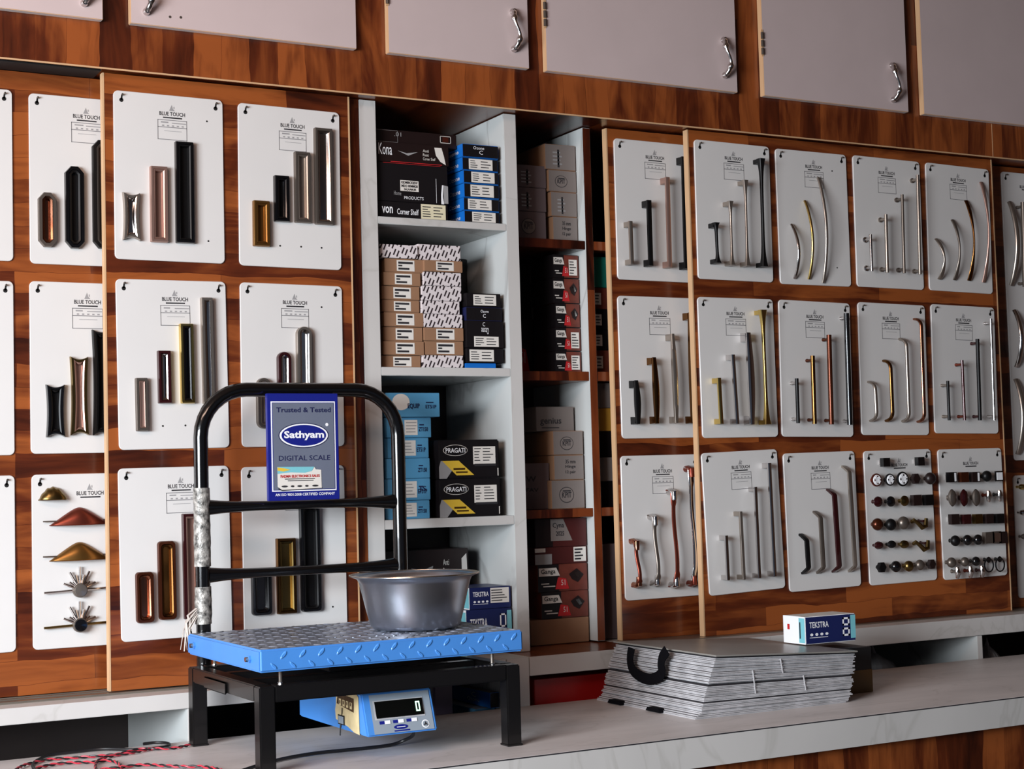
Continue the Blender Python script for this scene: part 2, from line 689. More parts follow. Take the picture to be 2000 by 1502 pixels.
fe = {'F': 'white_laminate'}
part(MB().box(-.6, 5.0, BK, BK + .012, .6, 2.379, 'back_dark'), 'back_panel', 'dark back panel', smooth=0)
part(MB().box(X1_(1.548), X1_(1.592), FY1, BK, 1.0165, 2.379, 'inner_laminate', fe), 'upright', bevel=.001)
part(MB().box(X1_(1.950), X1_(1.986), FY1, BK, 1.0165, 2.379, 'inner_laminate', fe), 'upright', bevel=.001)
be = {'F': 'wood_dark'}
part(MB().box(X_(2.186), X_(2.21), FY, BK, 1.02, 2.379, 'inner_laminate', be), 'upright', 'upright with brown wooden front edge', bevel=.001)
part(MB().box(1.5025, 1.533, .022, .084, 1.006, 2.379, 'wood_upright'), 'door_jamb', 'orange brown wooden strip beside the white upright')
SH = [(2.083, 2.101), (1.709, 1.730), (1.334, 1.357)]
for a, b in SH:
    part(MB().box(X1_(1.592), X1_(1.950), FY1, BK, Z1_(a), Z1_(b), 'inner_laminate', fe), 'shelf', bevel=.001)
S2 = [(2.046, 2.069), (1.700, 1.724), (1.346, 1.368)]
for a, b in S2:
    part(MB().box(X1_(1.986), X_(2.186), FY + .002, BK, Z_(a), Z_(b), 'wood_dark'), 'shelf', 'dark brown wooden shelf', bevel=.001)
    part(MB().box(X_(2.21), 2.7, FY + .002, BK, Z_(a), Z_(b), 'wood_dark'), 'shelf', 'dark brown wooden shelf', bevel=.001)
# ledge under the doors with the low niches
LF_ = -.093
m = MB()
m.box(-.6, 1.5, LF_, BK, .970, 1.004, 'white_laminate')
part(m, 'ledge', 'white ledge under the left sliding doors', bevel=.001)
part(MB().box(1.5025, 1.84, LF_ + .004, BK, .970, 1.016, 'white_laminate'), 'ledge', bevel=.001)
part(MB().box(1.905, 2.245, LF_ + .004, BK, .970, 1.016, 'white_laminate', {'U': 'wood_dark'}), 'ledge', bevel=.001)
part(MB().box(2.245, 5.0, LF_, BK, .966, 1.016, 'white_laminate'), 'ledge', 'white marbled ledge under the right sliding doors', bevel=.001)
for a, b in ((1.05, 1.086), (1.842, 1.903)):
    part(MB().box(a, b, LF_ + (.004 if a > 1.5 else .001), BK, .70, 1.016 if a > 1.5 else .969, 'inner_laminate', fe), 'partition', bevel=.001)
xp = W(1910, 1272, LF_).x
part(MB().box(xp, xp + .02, LF_ + .001, BK, .70, .965, 'inner_laminate', fe), 'partition', bevel=.001)
part(MB().box(-.6, 5.0, LF_ + .004, BK, .66, .70, 'inner_laminate'), 'bottom_panel')
tm = MB()
tm.box(-.6, 1.5, -.028, .08, 1.004, 1.0065, 'track_metal')
for y in (-.024, .022, .055):
    tm.box(-.6, 1.5, y - .001, y + .001, 1.0065, 1.0085, 'track_metal')
part(tm, 'door_track', 'grey metal sliding track on the ledge')
tm = MB()
tm.box(2.264, 4.6, -.028, .08, 1.016, 1.0185, 'track_metal')
part(tm, 'door_track', 'grey metal sliding track on the ledge')
tm = MB()
tm.box(-.6, .90, -.012, .058, 2.3775, 2.3805, 'black_gap')
part(tm, 'upper_track', 'black metal track under the valance')

# ------------------------------------------------------------------ sliding doors
def sliding_door(x0, x1, y, z0, z1, label):
    t = thing('sliding_door', label, 'sliding door', ((x0 + x1) / 2, y, z0), 'wooden sliding doors')
    w = (x1 - x0) / 2
    m = MB()
    m.box(-w + .004, w - .004, 0, .018, 0, z1 - z0, 'wood_level')
    m.build('door_panel', t, smooth=0)
    for s in (-1, 1):
        e = MB().box(min(s * w, s * (w - .004)), max(s * w, s * (w - .004)), -.0008, .0185, 0, z1 - z0, 'pale_edge').build('edge_band', t)
        e['label'] = 'pale edge band'
    return t


sliding_door(.905, 1.4995, 0, 1.0095, 2.377, 'front sliding door of brown wood left of the white shelves, six boards on it')
sliding_door(-.15, 1.16, .06, 1.0095, 2.3765, 'recessed brown wooden sliding door at the far left edge of the picture')
sliding_door(2.485, 3.607, 0, 1.019, 2.379, 'front sliding door of brown wood at right holding twelve boards')
sliding_door(2.264, 3.0, .06, 1.019, 2.377, 'recessed brown wooden sliding door just right of the open shelves')
sliding_door(3.44, 4.6, .06, 1.019, 2.377, 'recessed brown wooden sliding door at the far right edge of the picture')

# ------------------------------------------------------------------ display boards
BT = .004            # board thickness
BW, BH = .253, .38


def rrect(w, h, r, n=5, cx=0, cz=0):
    P = []
    for sx, sz, a0 in ((1, 1, 0), (-1, 1, 90), (-1, -1, 180), (1, -1, 270)):
        for k in range(n + 1):
            a = math.radians(a0 + 90 * k / n)
            P.append((cx + sx * (w / 2 - r) + r * math.cos(a), cz + sz * (h / 2 - r) + r * math.sin(a)))
    return P


def board_panel(t, w=BW, h=BH, header='full', hx=.007, slots=True):
    m = MB()
    m.loft([[(x, 0, z) for x, z in rrect(w, h, .011)], [(x, -BT + .001, z) for x, z in rrect(w, h, .011)],
            [(x, -BT, z) for x, z in rrect(w - .002, h - .002, .010)]], 'board_white', cap1=False)
    m.add([(x, -BT, z) for x, z in rrect(w - .002, h - .002, .010)], [tuple(range(24))], 'board_white')
    if slots:
        for sx in (-1, 1):
            X, Z = sx * (w / 2 - .0175), h / 2 - .021
            m.add([(X + .0048 * math.cos(2 * PI * k / 12), -BT - .0003, Z + .0048 * math.sin(2 * PI * k / 12)) for k in range(12)], [tuple(range(12))], 'hole')
            m.poly([(X - .0022, -BT - .0003, Z), (X + .0022, -BT - .0003, Z), (X + .003, -BT - .0003, Z + .012), (X - .0005, -BT - .0003, Z + .012)], 'hole')
            m.tube([(X + .001, -BT, Z + .0115), (X + .0015, -BT - .007, Z + .012)], .0021, 'dark_nickel', 8)
    b = m.build('board', t)
    if header:
        q = MB()
        F = Face(q, (-w / 2, -BT, -h / 2), (w, 0, 0), (0, 0, h), (0, -1, 0), .0003)
        u = .5 + hx / w
        top = 1 if h < .5 else 1
        vz = lambda z: (z + h / 2) / h
        zt = h / 2
        F.text('BLUE TOUCH', u - .118, vz(zt - .0475), u + .118, vz(zt - .0385), 'ink', 1, .022)
        F.rect(u - .085, vz(zt - .0535), u + .09, vz(zt - .0505), 'ink')
        F.poly([(u - .028, vz(zt - .036)), (u + .024, vz(zt - .036)), (u + .006, vz(zt - .031)), (u - .004, vz(zt - .022))], 'ink_grey')
        F.rect(u + .012, vz(zt - .031), u + .02, vz(zt - .026), 'ink_grey')
        if header == 'full':
            a0, a1, z0, z1 = u - .135, u + .135, vz(zt - .103), vz(zt - .057)
            F.frame(a0, z0, a1, z1, .0055, 'table_ink', 1)
            F.lines(a0 + .03, vz(zt - .066), a0 + .11, vz(zt - .060), 1, 'ink_grey', 1)
            F.lines(a0 + .13, vz(zt - .066), a1 - .01, vz(zt - .062), 1, 'ink_grey', 1, False)
            F.rect(a0, vz(zt - .0748), a1, vz(zt - .0733), 'table_ink')
            for k in range(5):
                F.rect(a0 + .04 + .045 * k, vz(zt - .072), a0 + .06 + .045 * k, vz(zt - .069), 'ink_grey')
            F.rect(a0 + .06, vz(zt - .083), a1 - .05, vz(zt - .082), 'ink_grey')
        q.build('header_print', b, smooth=0)
    return b


class Board:
    def __init__(self, label, cx, cz, a=0.0, Y=0.0, w=BW, h=BH, header='full', hx=.007, slots=True, group=None):
        if Y > .01:        # recessed doors: boards were measured on a nearer plane
            e = -w / 2 if cx > .7 else w / 2
            cx, cz = (cx + e) * RS - e, CAM.z + (cz - CAM.z) * RS
        Y -= .0004
        self.t = thing('display_board', label, 'display board', (cx, Y, cz), group or 'white sample boards of handles', -a)
        self.cx, self.cz, self.a, self.Y = cx, cz, a, Y
        self.panel = board_panel(self.t, w, h, header, hx, slots)

    def loc(self, px, py, out=.012):
        p = W(px, py, self.Y - out)
        dx, dz = p.x - self.cx, p.z - self.cz
        return dx * math.cos(self.a) + dz * math.sin(self.a), -dx * math.sin(self.a) + dz * math.cos(self.a)

    def holes(self, pts):
        m = MB()
        for px, py in pts:
            x, z = self.loc(px, py, BT)
            m.lathe([(0, 0), (.0022, 0), (.0022, -.0006), (0, -.0006)], x, -BT + .0002, z, 'hole', 10)
        m.build('screw_hole', self.t)

    # flush pulls ------------------------------------------------------
    def flush(self, x0, x1, yt, yb, style, mo, mi, label, win=.011, depth=.013):
        xm, ym = (x0 + x1) / 2, (yt + yb) / 2
        cx, _ = self.loc(xm, ym)
        l, _ = self.loc(x0, ym)
        r, _ = self.loc(x1, ym)
        _, zt = self.loc(xm, yt)
        _, zb = self.loc(xm, yb)
        w, h, cz = (r - l), (zt - zb), (zt + zb) / 2
        w *= .93

        def outline(ins):
            a, b = w / 2 - ins, h / 2 - ins
            if style == 'rect':
                P = rrect(2 * a, 2 * b, max(.0008, .0022 - ins), 3)
            elif style == 'soft':
                P = rrect(2 * a, 2 * b, max(.002, min(a, .008)), 5)
            elif style == 'oct':
                k = min(a * .62, .011 + w * .1)
                k2 = k * 1.15
                P = [(a, b - k2), (a - k, b), (-a + k, b), (-a, b - k2), (-a, -b + k2), (-a + k, -b), (a - k, -b), (a, -b + k2)]
                Q = []
                for i in range(8):
                    p, q = P[i], P[(i + 1) % 8]
                    Q += [p, ((p[0] + q[0]) / 2, (p[1] + q[1]) / 2)]
                P = Q
            elif style == 'arch':
                P = rrect(2 * a, 2 * b, a * .98, 8)
            elif style == 'pill':
                P = rrect(2 * a, 2 * b, a * .98, 8)
            elif style == 'flare':
                P = []
                n = 10
                for k in range(n + 1):
                    t = k / n * 2 - 1
                    P.append((a * t, b - .006 * (1 - t * t)))
                for k in range(1, n):
                    t = 1 - k / n * 2
                    P.append((a - .003 * (1 - t * t), b * t))
                for k in range(n + 1):
                    t = 1 - k / n * 2
                    P.append((a * t, -b + .006 * (1 - t * t)))
                for k in range(1, n):
                    t = k / n * 2 - 1
                    P.append((-a + .003 * (1 - t * t), b * t))
            return P
        m = MB()
        lv = [(0, -BT), (0, -BT - depth + .003), (.0012, -BT - depth), (win * .55, -BT - depth), (win * .62, -BT - depth + .002)]
        m.loft([[(cx + x, y, cz + z) for x, z in outline(i)] for i, y in lv], mo, False, False)
        p = m.build('pull_handle', self.t)
        p['label'] = label
        q = MB()
        lv = [(win * .62, -BT - depth + .002), (win * .62 + .0012, -BT - depth - .0002), (win, -BT - depth + .0015), (win + .002, -BT - .002)]
        lv = [(i, y) for i, y in lv if i < w / 2 - .001]
        q.loft([[(cx + x, y, cz + z) for x, z in outline(i)] for i, y in lv], mi, False, True)
        q.build('grip_recess', p)

    # bar pulls ---------------------------------------------------------
    def bar(self, px, yt, yb, style, mat, label, wid=.008, out=.030, thick=.006, mat2=None, pin=.0, px2=None, base=.005):
        px2 = px if px2 is None else px2
        xa, za = self.loc(px, yt, out)
        xb, zb = self.loc(px2, yb, out)
        y0 = -BT
        y1 = -out

        def X(z):
            return xa + (xb - xa) * (za - z) / max(1e-6, za - zb)

        def sweep(mb, path, ws, th, mt, rnd=False):
            loops = []
            n = len(path)
            for i, (y, z) in enumerate(path):
                a = path[max(0, i - 1)]
                b = path[min(n - 1, i + 1)]
                ty, tz = b[0] - a[0], b[1] - a[1]
                L = math.hypot(ty, tz) or 1
                ny, nz = -tz / L, ty / L
                w_ = (ws[i] if isinstance(ws, list) else ws) / 2
                t_ = (th[i] if isinstance(th, list) else th) / 2
                x = X(z)
                if rnd:
                    loops.append([(x + w_ * math.cos(2 * PI * k / 12), y + ny * t_ * math.sin(2 * PI * k / 12), z + nz * t_ * math.sin(2 * PI * k / 12)) for k in range(12)])
                else:
                    ch = .22
                    cs = [(w_, t_ * (1 - ch)), (w_ * (1 - ch), t_), (-w_ * (1 - ch), t_), (-w_, t_ * (1 - ch)), (-w_, -t_ * (1 - ch)), (-w_ * (1 - ch), -t_), (w_ * (1 - ch), -t_), (w_, -t_ * (1 - ch))]
                    loops.append([(x + u, y + ny * v, z + nz * v) for u, v in cs])
            mb.loft(loops, mt)
        m = MB()
        zs = [za + (zb - za) * k / 24 for k in range(25)]
        posts = []
        wid *= {'bow': 1.5, 'wave': 1.45, 'post': 1.3, 'flare': 1.3}.get(style, 1.35)
        thick *= 1.15
        if style == 'block':        # square feet flush with the bar ends
            sweep(m, [(y1, z) for z in (za, zb)], wid, thick, mat)
            for z, s in ((za, -1), (zb, 1)):
                posts.append(('box', z + s * wid * .65, wid * .65))
        elif style == 'flare':      # thin bar widening into deep ends
            ws = [wid * (.55 + 1.0 * abs(k / 12 - 1) ** 5) for k in range(25)]
            th = [thick * (.8 + .9 * abs(k / 12 - 1) ** 5) for k in range(25)]
            sweep(m, [(y1, z) for z in zs], ws, th, mat)
            for z, s in ((za, -1), (zb, 1)):
                posts.append(('box', z + s * .006, .006))
        elif style == 'leaf':       # thick faceted bar, tapering to both feet
            ws = [wid * (.75 + .5 * math.sin(PI * k / 24)) for k in range(25)]
            sweep(m, [(y1 - .003 * math.sin(PI * k / 24), z) for k, z in enumerate(zs)], ws, [thick * (1 + .5 * math.sin(PI * k / 24)) for k in range(25)], mat)
            for z, s in ((za, -1), (zb, 1)):
                posts.append(('box', z + s * wid * .7, wid * .7))
        elif style == 'bow':
            P = [(y0 - .003 + (y1 - y0) * math.sin(PI * k / 24) ** .8, z) for k, z in enumerate(zs)]
            sweep(m, P, [wid * (.8 + pin * math.cos(2 * PI * k / 24)) for k in range(25)], thick, mat, True)
        elif style == 'arch':
            R = min(.024, (za - zb) * .22)
            P = []
            for k in range(7):
                a = PI / 2 * k / 6
                P.append((y0 + (y1 - y0) * math.sin(a), za - R * (1 - math.cos(a))))
            P = [(y0 + .001, za)] + P[1:]
            Q = [(y, zb + (za - z)) for y, z in reversed(P)]
            n = len(P) * 2
            sweep(m, P + Q, [wid * (1.25 if i < 3 or i > n - 4 else .9) for i in range(n)], thick, mat, True)
        elif style == 'wave':
            P = [(y1 + .006 * math.sin(k / 24 * 2 * PI * 1.0) - .002, z) for k, z in enumerate(zs)]
            P = [(y0, za), (y0 - .008, za - .001), (P[1][0] + .004, za - .004)] + P[3:-3] + [(P[-2][0] + .004, zb + .004), (y0 - .008, zb + .001), (y0, zb)]
            sweep(m, P, [wid * (1.25 if i < 4 or i > len(P) - 5 else .85) for i in range(len(P))], thick, mat, True)
            for z, s in ((za, -1), (zb, 1)):
                m.tube([(X(z), y0, z + s * .004), (X(z), (y0 + y1) / 2, z + s * .003), (X(z), y1 - .001, z + s * .006), (X(z), y1 - .001, z + s * .026)], [wid * .6, wid * .62, wid * .66, wid * .5], mat2 or mat, 12)
        elif style == 'angled':
            d = .013
            P = [(y0, za), (y0 - .004, za - .001), (y1 + .003, za - d), (y1, za - d - .004), (y1, zb + d + .004), (y1 + .003, zb + d), (y0 - .004, zb + .001), (y0, zb)]
            sweep(m, P, wid, thick, mat)
        elif style == 'post':
            sweep(m, [(y1, za), (y1, za - .001), (y1, zb + .001), (y1, zb)], wid, wid, mat, True)
            g = .012 if za - zb > .09 else .009
            posts = [('rnd', za - g, .0048), ('rnd', zb + g, .0048)]
        p = m.build('pull_handle', self.t)
        p['label'] = label
        for kind, z, s in posts:
            q = MB()
            if kind == 'box':
                w = wid / 2 * (.95 if style != 'flare' else 1.25)
                q.hexa([(X(z) - w, y0, z - s * 1.05), (X(z) + w, y0, z - s * 1.05), (X(z) + w, y1 + thick * .3, z - s * .9), (X(z) - w, y1 + thick * .3, z - s * .9),
                        (X(z) - w, y0, z + s * 1.05), (X(z) + w, y0, z + s * 1.05), (X(z) + w, y1 + thick * .3, z + s * .9), (X(z) - w, y1 + thick * .3, z + s * .9)], mat2 or mat)
                q.build('mounting_post', p, bevel=.0007)
            else:
                q.lathe([(0, 0), (base, 0), (base, -.004), (s * .75, -.006), (s * .75, y1 - y0 + .002), (0, y1 - y0 + .002)], X(z), y0, z, mat2 or mat, 14)
                q.build('mounting_post', p)

    # knobs ---------------------------------------------------------------
    def knob(self, px, py, kind, mat, label, s=.013, mat2=None, out=.026):
        x, z = self.loc(px, py, out)
        y = -BT
        s *= 1.22
        m = MB()
        stem = [(0, 0), (.006, 0), (.005, -.003), (.0035, -.007)]
        o = out - BT
        if kind == 'ball':
            m.lathe(stem + [(s * math.sin(a), -(o - s * .2) - s * .75 + s * .75 * (1 + math.cos(a))) for a in [PI * (1 - .12 - .88 * k / 10) for k in range(11)]][:0] +
                    [(.004, -(o - s)), ] + [(s * math.sin(PI * k / 10), -(o - s * .8) - (-s * .8 * math.cos(PI * k / 10)) if False else -(o) + s * .8 * math.cos(PI * k / 10)) for k in range(1, 11)], x, y, z, mat, 22)
        elif kind == 'cone':
            m.lathe(stem + [(.004, -o * .45), (s * .75, -o * .7), (s, -o * .95), (s * .95, -o * 1.1), (s * .5, -o * 1.25), (0, -o * 1.3)], x, y, z, mat, 20)
        elif kind == 'disc':
            m.lathe(stem + [(.005, -o * .6), (s * .95, -o * .75), (s, -o * .9), (s * .96, -o), (0, -o)], x, y, z, mat, 26)
            q2 = 'print_white' if mat2 is None else mat2
            m.lathe([(0, 0), (s * .78, 0), (s * .7, -.002), (s * .3, -.0028), (.001, -.0015)], x, y - o - .0003, z, q2, 20)
            for k in range(8):
                a = 2 * PI * k / 8
                m.lathe([(0, 0), (s * .13, 0), (s * .1, -.002), (0, -.0024)], x + s * .52 * math.cos(a), y - o - .0015, z + s * .52 * math.sin(a), q2 if k % 2 else mat, 8)
        elif kind == 'block':
            m.box(x - s * .5, x + s * .5, y - o * .6, y, z - s * .5, z + s * .5, 'chrome')
            m.box(x - s, x + s, y - o - .004, y - o * .5, z - s, z + s, mat)
            if mat2:
                m.box(x + s * .35, x + s * .8, y - o - .0046, y - o - .0035, z - s * .85, z + s * .85, mat2)
        elif kind == 'hex':
            m.lathe(stem + [(.005, -o * .5), (s, -o * .62), (s, -o), (s * .8, -o * 1.1), (0, -o * 1.1)], x, y, z, mat, 6)
        elif kind == 'oval':
            m.lathe(stem + [(.005, -o * .5), (s * .8, -o * .62), (s, -o * .9), (s * .85, -o * 1.15), (s * .4, -o * 1.3), (0, -o * 1.32)], x, y, z, mat, 24, sx=.72 if mat2 is None else 1, sz=1.35 if mat2 is None else .75)
        elif kind == 'frame':
            m.box(x - .004, x + .004, y - o, y, z - .004, z + .004, 'chrome')
            m.box(x - s, x + s, y - o - .004, y - o, z - s, z + s, mat)
            m.box(x - s * .72, x + s * .72, y - o - .006, y - o - .004, z - s * .72, z + s * .72, mat2)
        elif kind == 'drop':
            m.lathe(stem + [(.006, -o * .7), (.008, -o), (0, -o)], x, y, z, mat, 14)
            m.tube([(x, y - o, z + .012), (x, y - o - .003, z - .004), (x, y - o, z - .02)], [.006, .0085, .005], 'chrome', 10)
        elif kind == 'ring':
            m.lathe(stem + [(.006, -o * .5), (.009, -o * .8), (0, -o * .85)], x, y, z + s * .8, mat, 16)
            m.tube([(x + s * math.cos(2 * PI * k / 20), y - o * .8, z - .002 + s * 1.1 * math.sin(2 * PI * k / 20)) for k in range(20)], .0022, mat, 8, True)
        elif kind == 'lever':
            m.lathe(stem + [(.004, -o * .9), (0, -o)], x - .012, y, z + .008, mat2 or mat, 12)
            m.lathe(stem + [(.004, -o * .9), (0, -o)], x + .014, y, z + .008, mat, 12)
            m.tube([(x - .026, y - o, z + .015), (x - .008, y - o, z + .002), (x + .006, y - o, z - .010), (x + .019, y - o, z - .006), (x + .023, y - o, z + .016)], [.0045, .006, .0075, .0075, .005], mat2 or mat, 8)
        p = m.build('knob', self.t)
        p['label'] = label


UP, MID, LOW = 'in the top row', 'in the middle row', 'in the bottom row'
RY = .06
RS = (RY - CAM.y) / (.03 - CAM.y)
Dn, Wn = 'dark_nickel', 'satin_nickel'
# left front door, 2 x 3
b = Board('white board with silver, rose and black flush handles, top row beside the pale door edge', 1.055, 2.149, -.002)
b.flush(239, 275, 376, 469, 'flare', 'satin_nickel', 'chrome', 'silver flush pull with hollow ends')
b.flush(293, 329, 325, 473, 'rect', 'rose_nickel', 'rose_nickel', 'rose toned flush pull')
b.flush(342, 380, 277, 475, 'rect', 'black_gloss', 'black_satin', 'long black flush pull')
b.holes([(404, 237), (407, 471)])
b = Board('white board with gold, black, grey and chrome rectangular flush handles, top row', 1.344, 2.146, -.007)
b.flush(494, 528, 392, 481, 'rect', 'old_gold', 'old_gold', 'short gold flush pull')
b.flush(535, 566, 343, 433, 'rect', 'black_gloss', 'black_gloss', 'short black flush pull')
b.flush(575, 607.5, 297, 435, 'rect', 'dark_nickel', 'satin_nickel', 'grey flush pull')
b.flush(614, 651, 250.6, 438.6, 'rect', 'dark_nickel', 'chrome', 'long grey chrome flush pull')
b.holes([(547, 480), (588, 482), (628, 484)])
b = Board('white board with grey, maroon, gold rimmed and chrome slim flush handles, middle row', 1.057, 1.726, .009)
b.flush(265, 290, 738, 842, 'rect', 'dark_nickel', 'rose_nickel', 'short grey flush pull')
b.flush(308, 335, 684.6, 788, 'rect', 'maroon_gloss', 'chrome', 'short maroon flush pull')
b.flush(351.6, 380, 632, 788, 'rect', 'gold', 'black_gloss', 'gold rimmed black flush pull')
b.flush(394, 418, 581, 789, 'rect', 'satin_nickel', 'chrome', 'long chrome flush pull')
b.holes([(318, 832), (362, 831)])
b = Board('white board with round ended flush handles, partly behind the blue scale sign', 1.342, 1.727, -.004)
b.flush(501, 530, 738, 837, 'pill', 'dark_nickel', 'satin_nickel', 'short grey round ended pull')
b.flush(542, 570, 687, 838, 'pill', 'maroon_gloss', 'chrome', 'maroon round ended pull')
b.flush(579.5, 611, 638, 842, 'pill', 'satin_nickel', 'chrome', 'long silver round ended pull')
b.holes([(628, 600)])
b = Board('white board with three brown soft cornered flush handles, bottom row behind the black tube', 1.057, 1.305, .008, hx=.014)
b.flush(265, 302, 1117, 1217, 'soft', 'copper_brown', 'rose_gold', 'short copper brown flush pull')
b.flush(308.5, 345, 1056.7, 1210.8, 'soft', 'copper_brown', 'bronze', 'brown flush pull')
b.flush(357, 394, 1002.6, 1209, 'rect', 'maroon_gloss', 'rose_nickel', 'long maroon flush pull')
b = Board('white board with two black and one bronze flush handles, bottom row above the blue platform', 1.339, 1.302, .002, hx=.012)
b.flush(491, 532, 1112, 1202, 'soft', 'black_gloss', 'black_gloss', 'short black flush pull')
b.flush(540, 580, 1051, 1199, 'rect', 'bronze', 'antique_brass', 'bronze flush pull')
b.flush(586, 627, 985, 1195, 'soft', 'black_gloss', 'black_satin', 'long black flush pull')
b.holes([(650, 1185)])
# recessed left door
b = Board('white board with three octagonal flush handles, top left, cut by the door edge', .8765, 2.134, 0, RY, hx=.0)
b.flush(73.7, 112, 376, 482, 'oct', 'dark_nickel', 'rose_gold', 'short stone grey octagonal pull with rose centre', win=.014)
b.flush(126, 166, 325, 485, 'oct', 'black_gloss', 'black_satin', 'black octagonal pull', win=.014)
b.flush(180, 219, 274, 485, 'oct', 'black_satin', 'dark_nickel', 'long dark octagonal pull', win=.014)
b = Board('white board with black and bronze flared flush handles, middle row, cut by the door edge', .8745, 1.7185, 0, RY, hx=.0)
b.flush(89, 128, 751, 853.6, 'flare', 'black_gloss', 'black_satin', 'short black flared pull')
b.flush(136.6, 174, 696.5, 850, 'flare', 'antique_brass', 'rose_nickel', 'bronze flared pull')
b.flush(180, 218, 644, 850, 'flare', 'black_satin', 'black_satin', 'long black flared pull')
bc = Board('white board with shell cups and sunburst pulls, bottom left', .8755, 1.2965, 0, RY, header='logo', hx=.0)
Board('blank white board edge at the top of the left picture border', .588, 2.137, 0, RY, header='logo')
Board('blank white board edge at the middle of the left picture border', .5875, 1.7165, 0, RY, header='logo')
Board('blank white board edge at the bottom of the left picture border', .587, 1.296, 0, RY, header='logo')


def cup(b, x0, x1, yt, yb, mat, label, rod=None, ridge=False):
    l, _ = b.loc(x0, yb, .015)
    r, _ = b.loc(x1, yb, .015)
    _, zt = b.loc((x0 + x1) / 2, yt, .01)
    _, zb = b.loc((x0 + x1) / 2, yb, .02)
    cx, w, h = (l + r) / 2, (r - l) / 2, zt - zb
    m = MB()
    n, q = 28, 8
    V = []
    for j in range(q + 1):
        s = j / q                       # 0 at board (top outline) -> 1 at front lip
        for i in range(n + 1):
            u = i / n * 2 - 1
            prof = (math.sqrt(1.08 ** 2 + .0) - math.sqrt(u * u + .04) - .06) / .82 if not ridge else (1 - abs(u) ** 2.2)
            z = zb + h * prof * math.cos(s * PI / 2)
            y = -BT - .001 - .022 * math.sin(s * PI / 2) * (max(0, prof) ** .5)
            if ridge:
                z += .0012 * math.cos(u * 16) * (1 - s)
            V.append((cx + w * u, y, z))
    F = []
    for j in range(q):
        for i in range(n):
            a = j * (n + 1) + i
            F.append((a, a + 1, a + n + 2, a + n + 1))
    m.add(V, F, mat)
    m.tube([V[q * (n + 1) + i] for i in range(n + 1)], .0012, mat, 6)
    if rod:
        xr, zr = b.loc(rod[0], rod[1], .01)
        m.tube([(xr, -.010, zr), (cx + w * .9 + .02, -.010, zr)], .0016, 'dark_nickel', 8)
    o = m.build('cup_pull', b.t)
    o['label'] = label


cup(bc, 77, 134, 951, 976, 'antique_brass', 'small brass shell cup pull', ridge=True)
cup(bc, 98.6, 216, 990.6, 1024.7, 'copper_red', 'wide copper cup pull', (84, 1019))
cup(bc, 98.6, 216, 1058.5, 1093.7, 'old_gold', 'wide gold brown cup pull', (84, 1088))


def sunburst(b, px, py, rodx, face, label):
    x, z = b.loc(px, py, .018)
    xr, _ = b.loc(rodx, py, .012)
    m = MB()
    m.tube([(xr, -.012, z - .002), (x + (x - xr), -.012, z + .003)], .0028, 'chrome' if face == 'satin_nickel' else 'antique_brass', 10)
    for k, (a, L) in enumerate(((90, .05), (62, .044), (118, .044), (75, .032), (105, .032), (40, .026), (140, .026), (25, .036), (155, .036), (50, .02), (130, .02))):
        a = math.radians(a)
        m.tube([(x + math.cos(a) * .012, -.013, z + math.sin(a) * .012), (x + math.cos(a) * (L * .95 + .004), -.012, z + math.sin(a) * (L * .95 + .004))], .0026, 'chrome', 8)
    o = m.build('sunburst_pull', b.t)
    o['label'] = label
    q = MB().lathe([(0, 0), (.012, 0), (.016, -.004), (.016, -.012), (.0145, -.015), (0, -.0165)], x, -BT - .003, z, 'dark_nickel', 28)
    q.lathe([(0, 0), (.0135, 0), (.013, -.0015), (0, -.003)], x, -BT - .0185, z, face, 28)
    q.build('disc', o)


sunburst(bc, 157, 1153, 86, 'satin_nickel', 'sunburst pull with silver disc')
sunburst(bc, 157, 1221, 86, 'black_gloss', 'sunburst pull with black disc')

# right side: one row of specs per board: (px, ytop, ybottom, px at bottom, style, material, label, width)
def rboard(label, cx, cz, a, Y, hs, hx=.007, **k):
    b = Board(label, cx, cz, a, Y, hx=hx, **k)
    for h in hs:
        px, yt, yb, px2, st, mt, lab = h[:7]
        kw = h[7] if len(h) > 7 else {}
        b.bar(px, yt, yb, st, mt, lab, px2=px2, **kw)
    return b


rboard('white board with pewter, black and brown block handles, top row on the recessed right door', 2.267 + .1265, 2.155, -.004, RY, [
    (1231, 432, 516, 1234, 'block', Wn, 'short pewter bar pull', {'mat2': 'satin_nickel'}),
    (1267, 391, 519, 1271, 'block', 'black_satin', 'black square bar pull', {'wid': .010}),
    (1303, 346, 522, 1308, 'block', 'rose_nickel', 'brown rose bar pull', {'wid': .0095}),
    (1335, 306, 525, 1341, 'block', 'black_satin', 'long black bar pull', {'wid': .011})], hx=.003)
rboard('white board with pinched black and silver handles, top row, leftmost on the front right door', 2.631, 2.163, -.006, 0, [
    (1398, 435, 514, 1402, 'flare', 'black_satin', 'short black pinched pull', {'wid': .009, 'thick': .008}),
    (1426, 393, 518, 1430, 'flare', 'satin_nickel', 'thin silver pinched pull'),
    (1455, 352, 519.5, 1460, 'flare', 'satin_nickel', 'silver pinched pull'),
    (1486, 310, 521, 1492, 'flare', 'black_satin', 'long black pinched pull', {'wid': .010, 'thick': .009})], hx=.003)
rboard('white board with three bowed handles in chrome, gold and silver, top row', 2.907, 2.16, .002, 0, [
    (1549, 436, 541.6, 1555, 'bow', 'chrome', 'short chrome bow pull', {'wid': .008, 'out': .030, 'px2': 1555}) if False else (1556, 436, 541.6, 1562, 'bow', 'chrome', 'short chrome bow pull', {'wid': .008}),
    (1582, 389.5, 543, 1590, 'bow', 'gold', 'gold edged bow pull', {'wid': .007}),
    (1608, 344, 550.7, 1618, 'bow', 'satin_nickel', 'long silver bow pull', {'wid': .008})]).holes([(1625, 334), (1635, 523)])
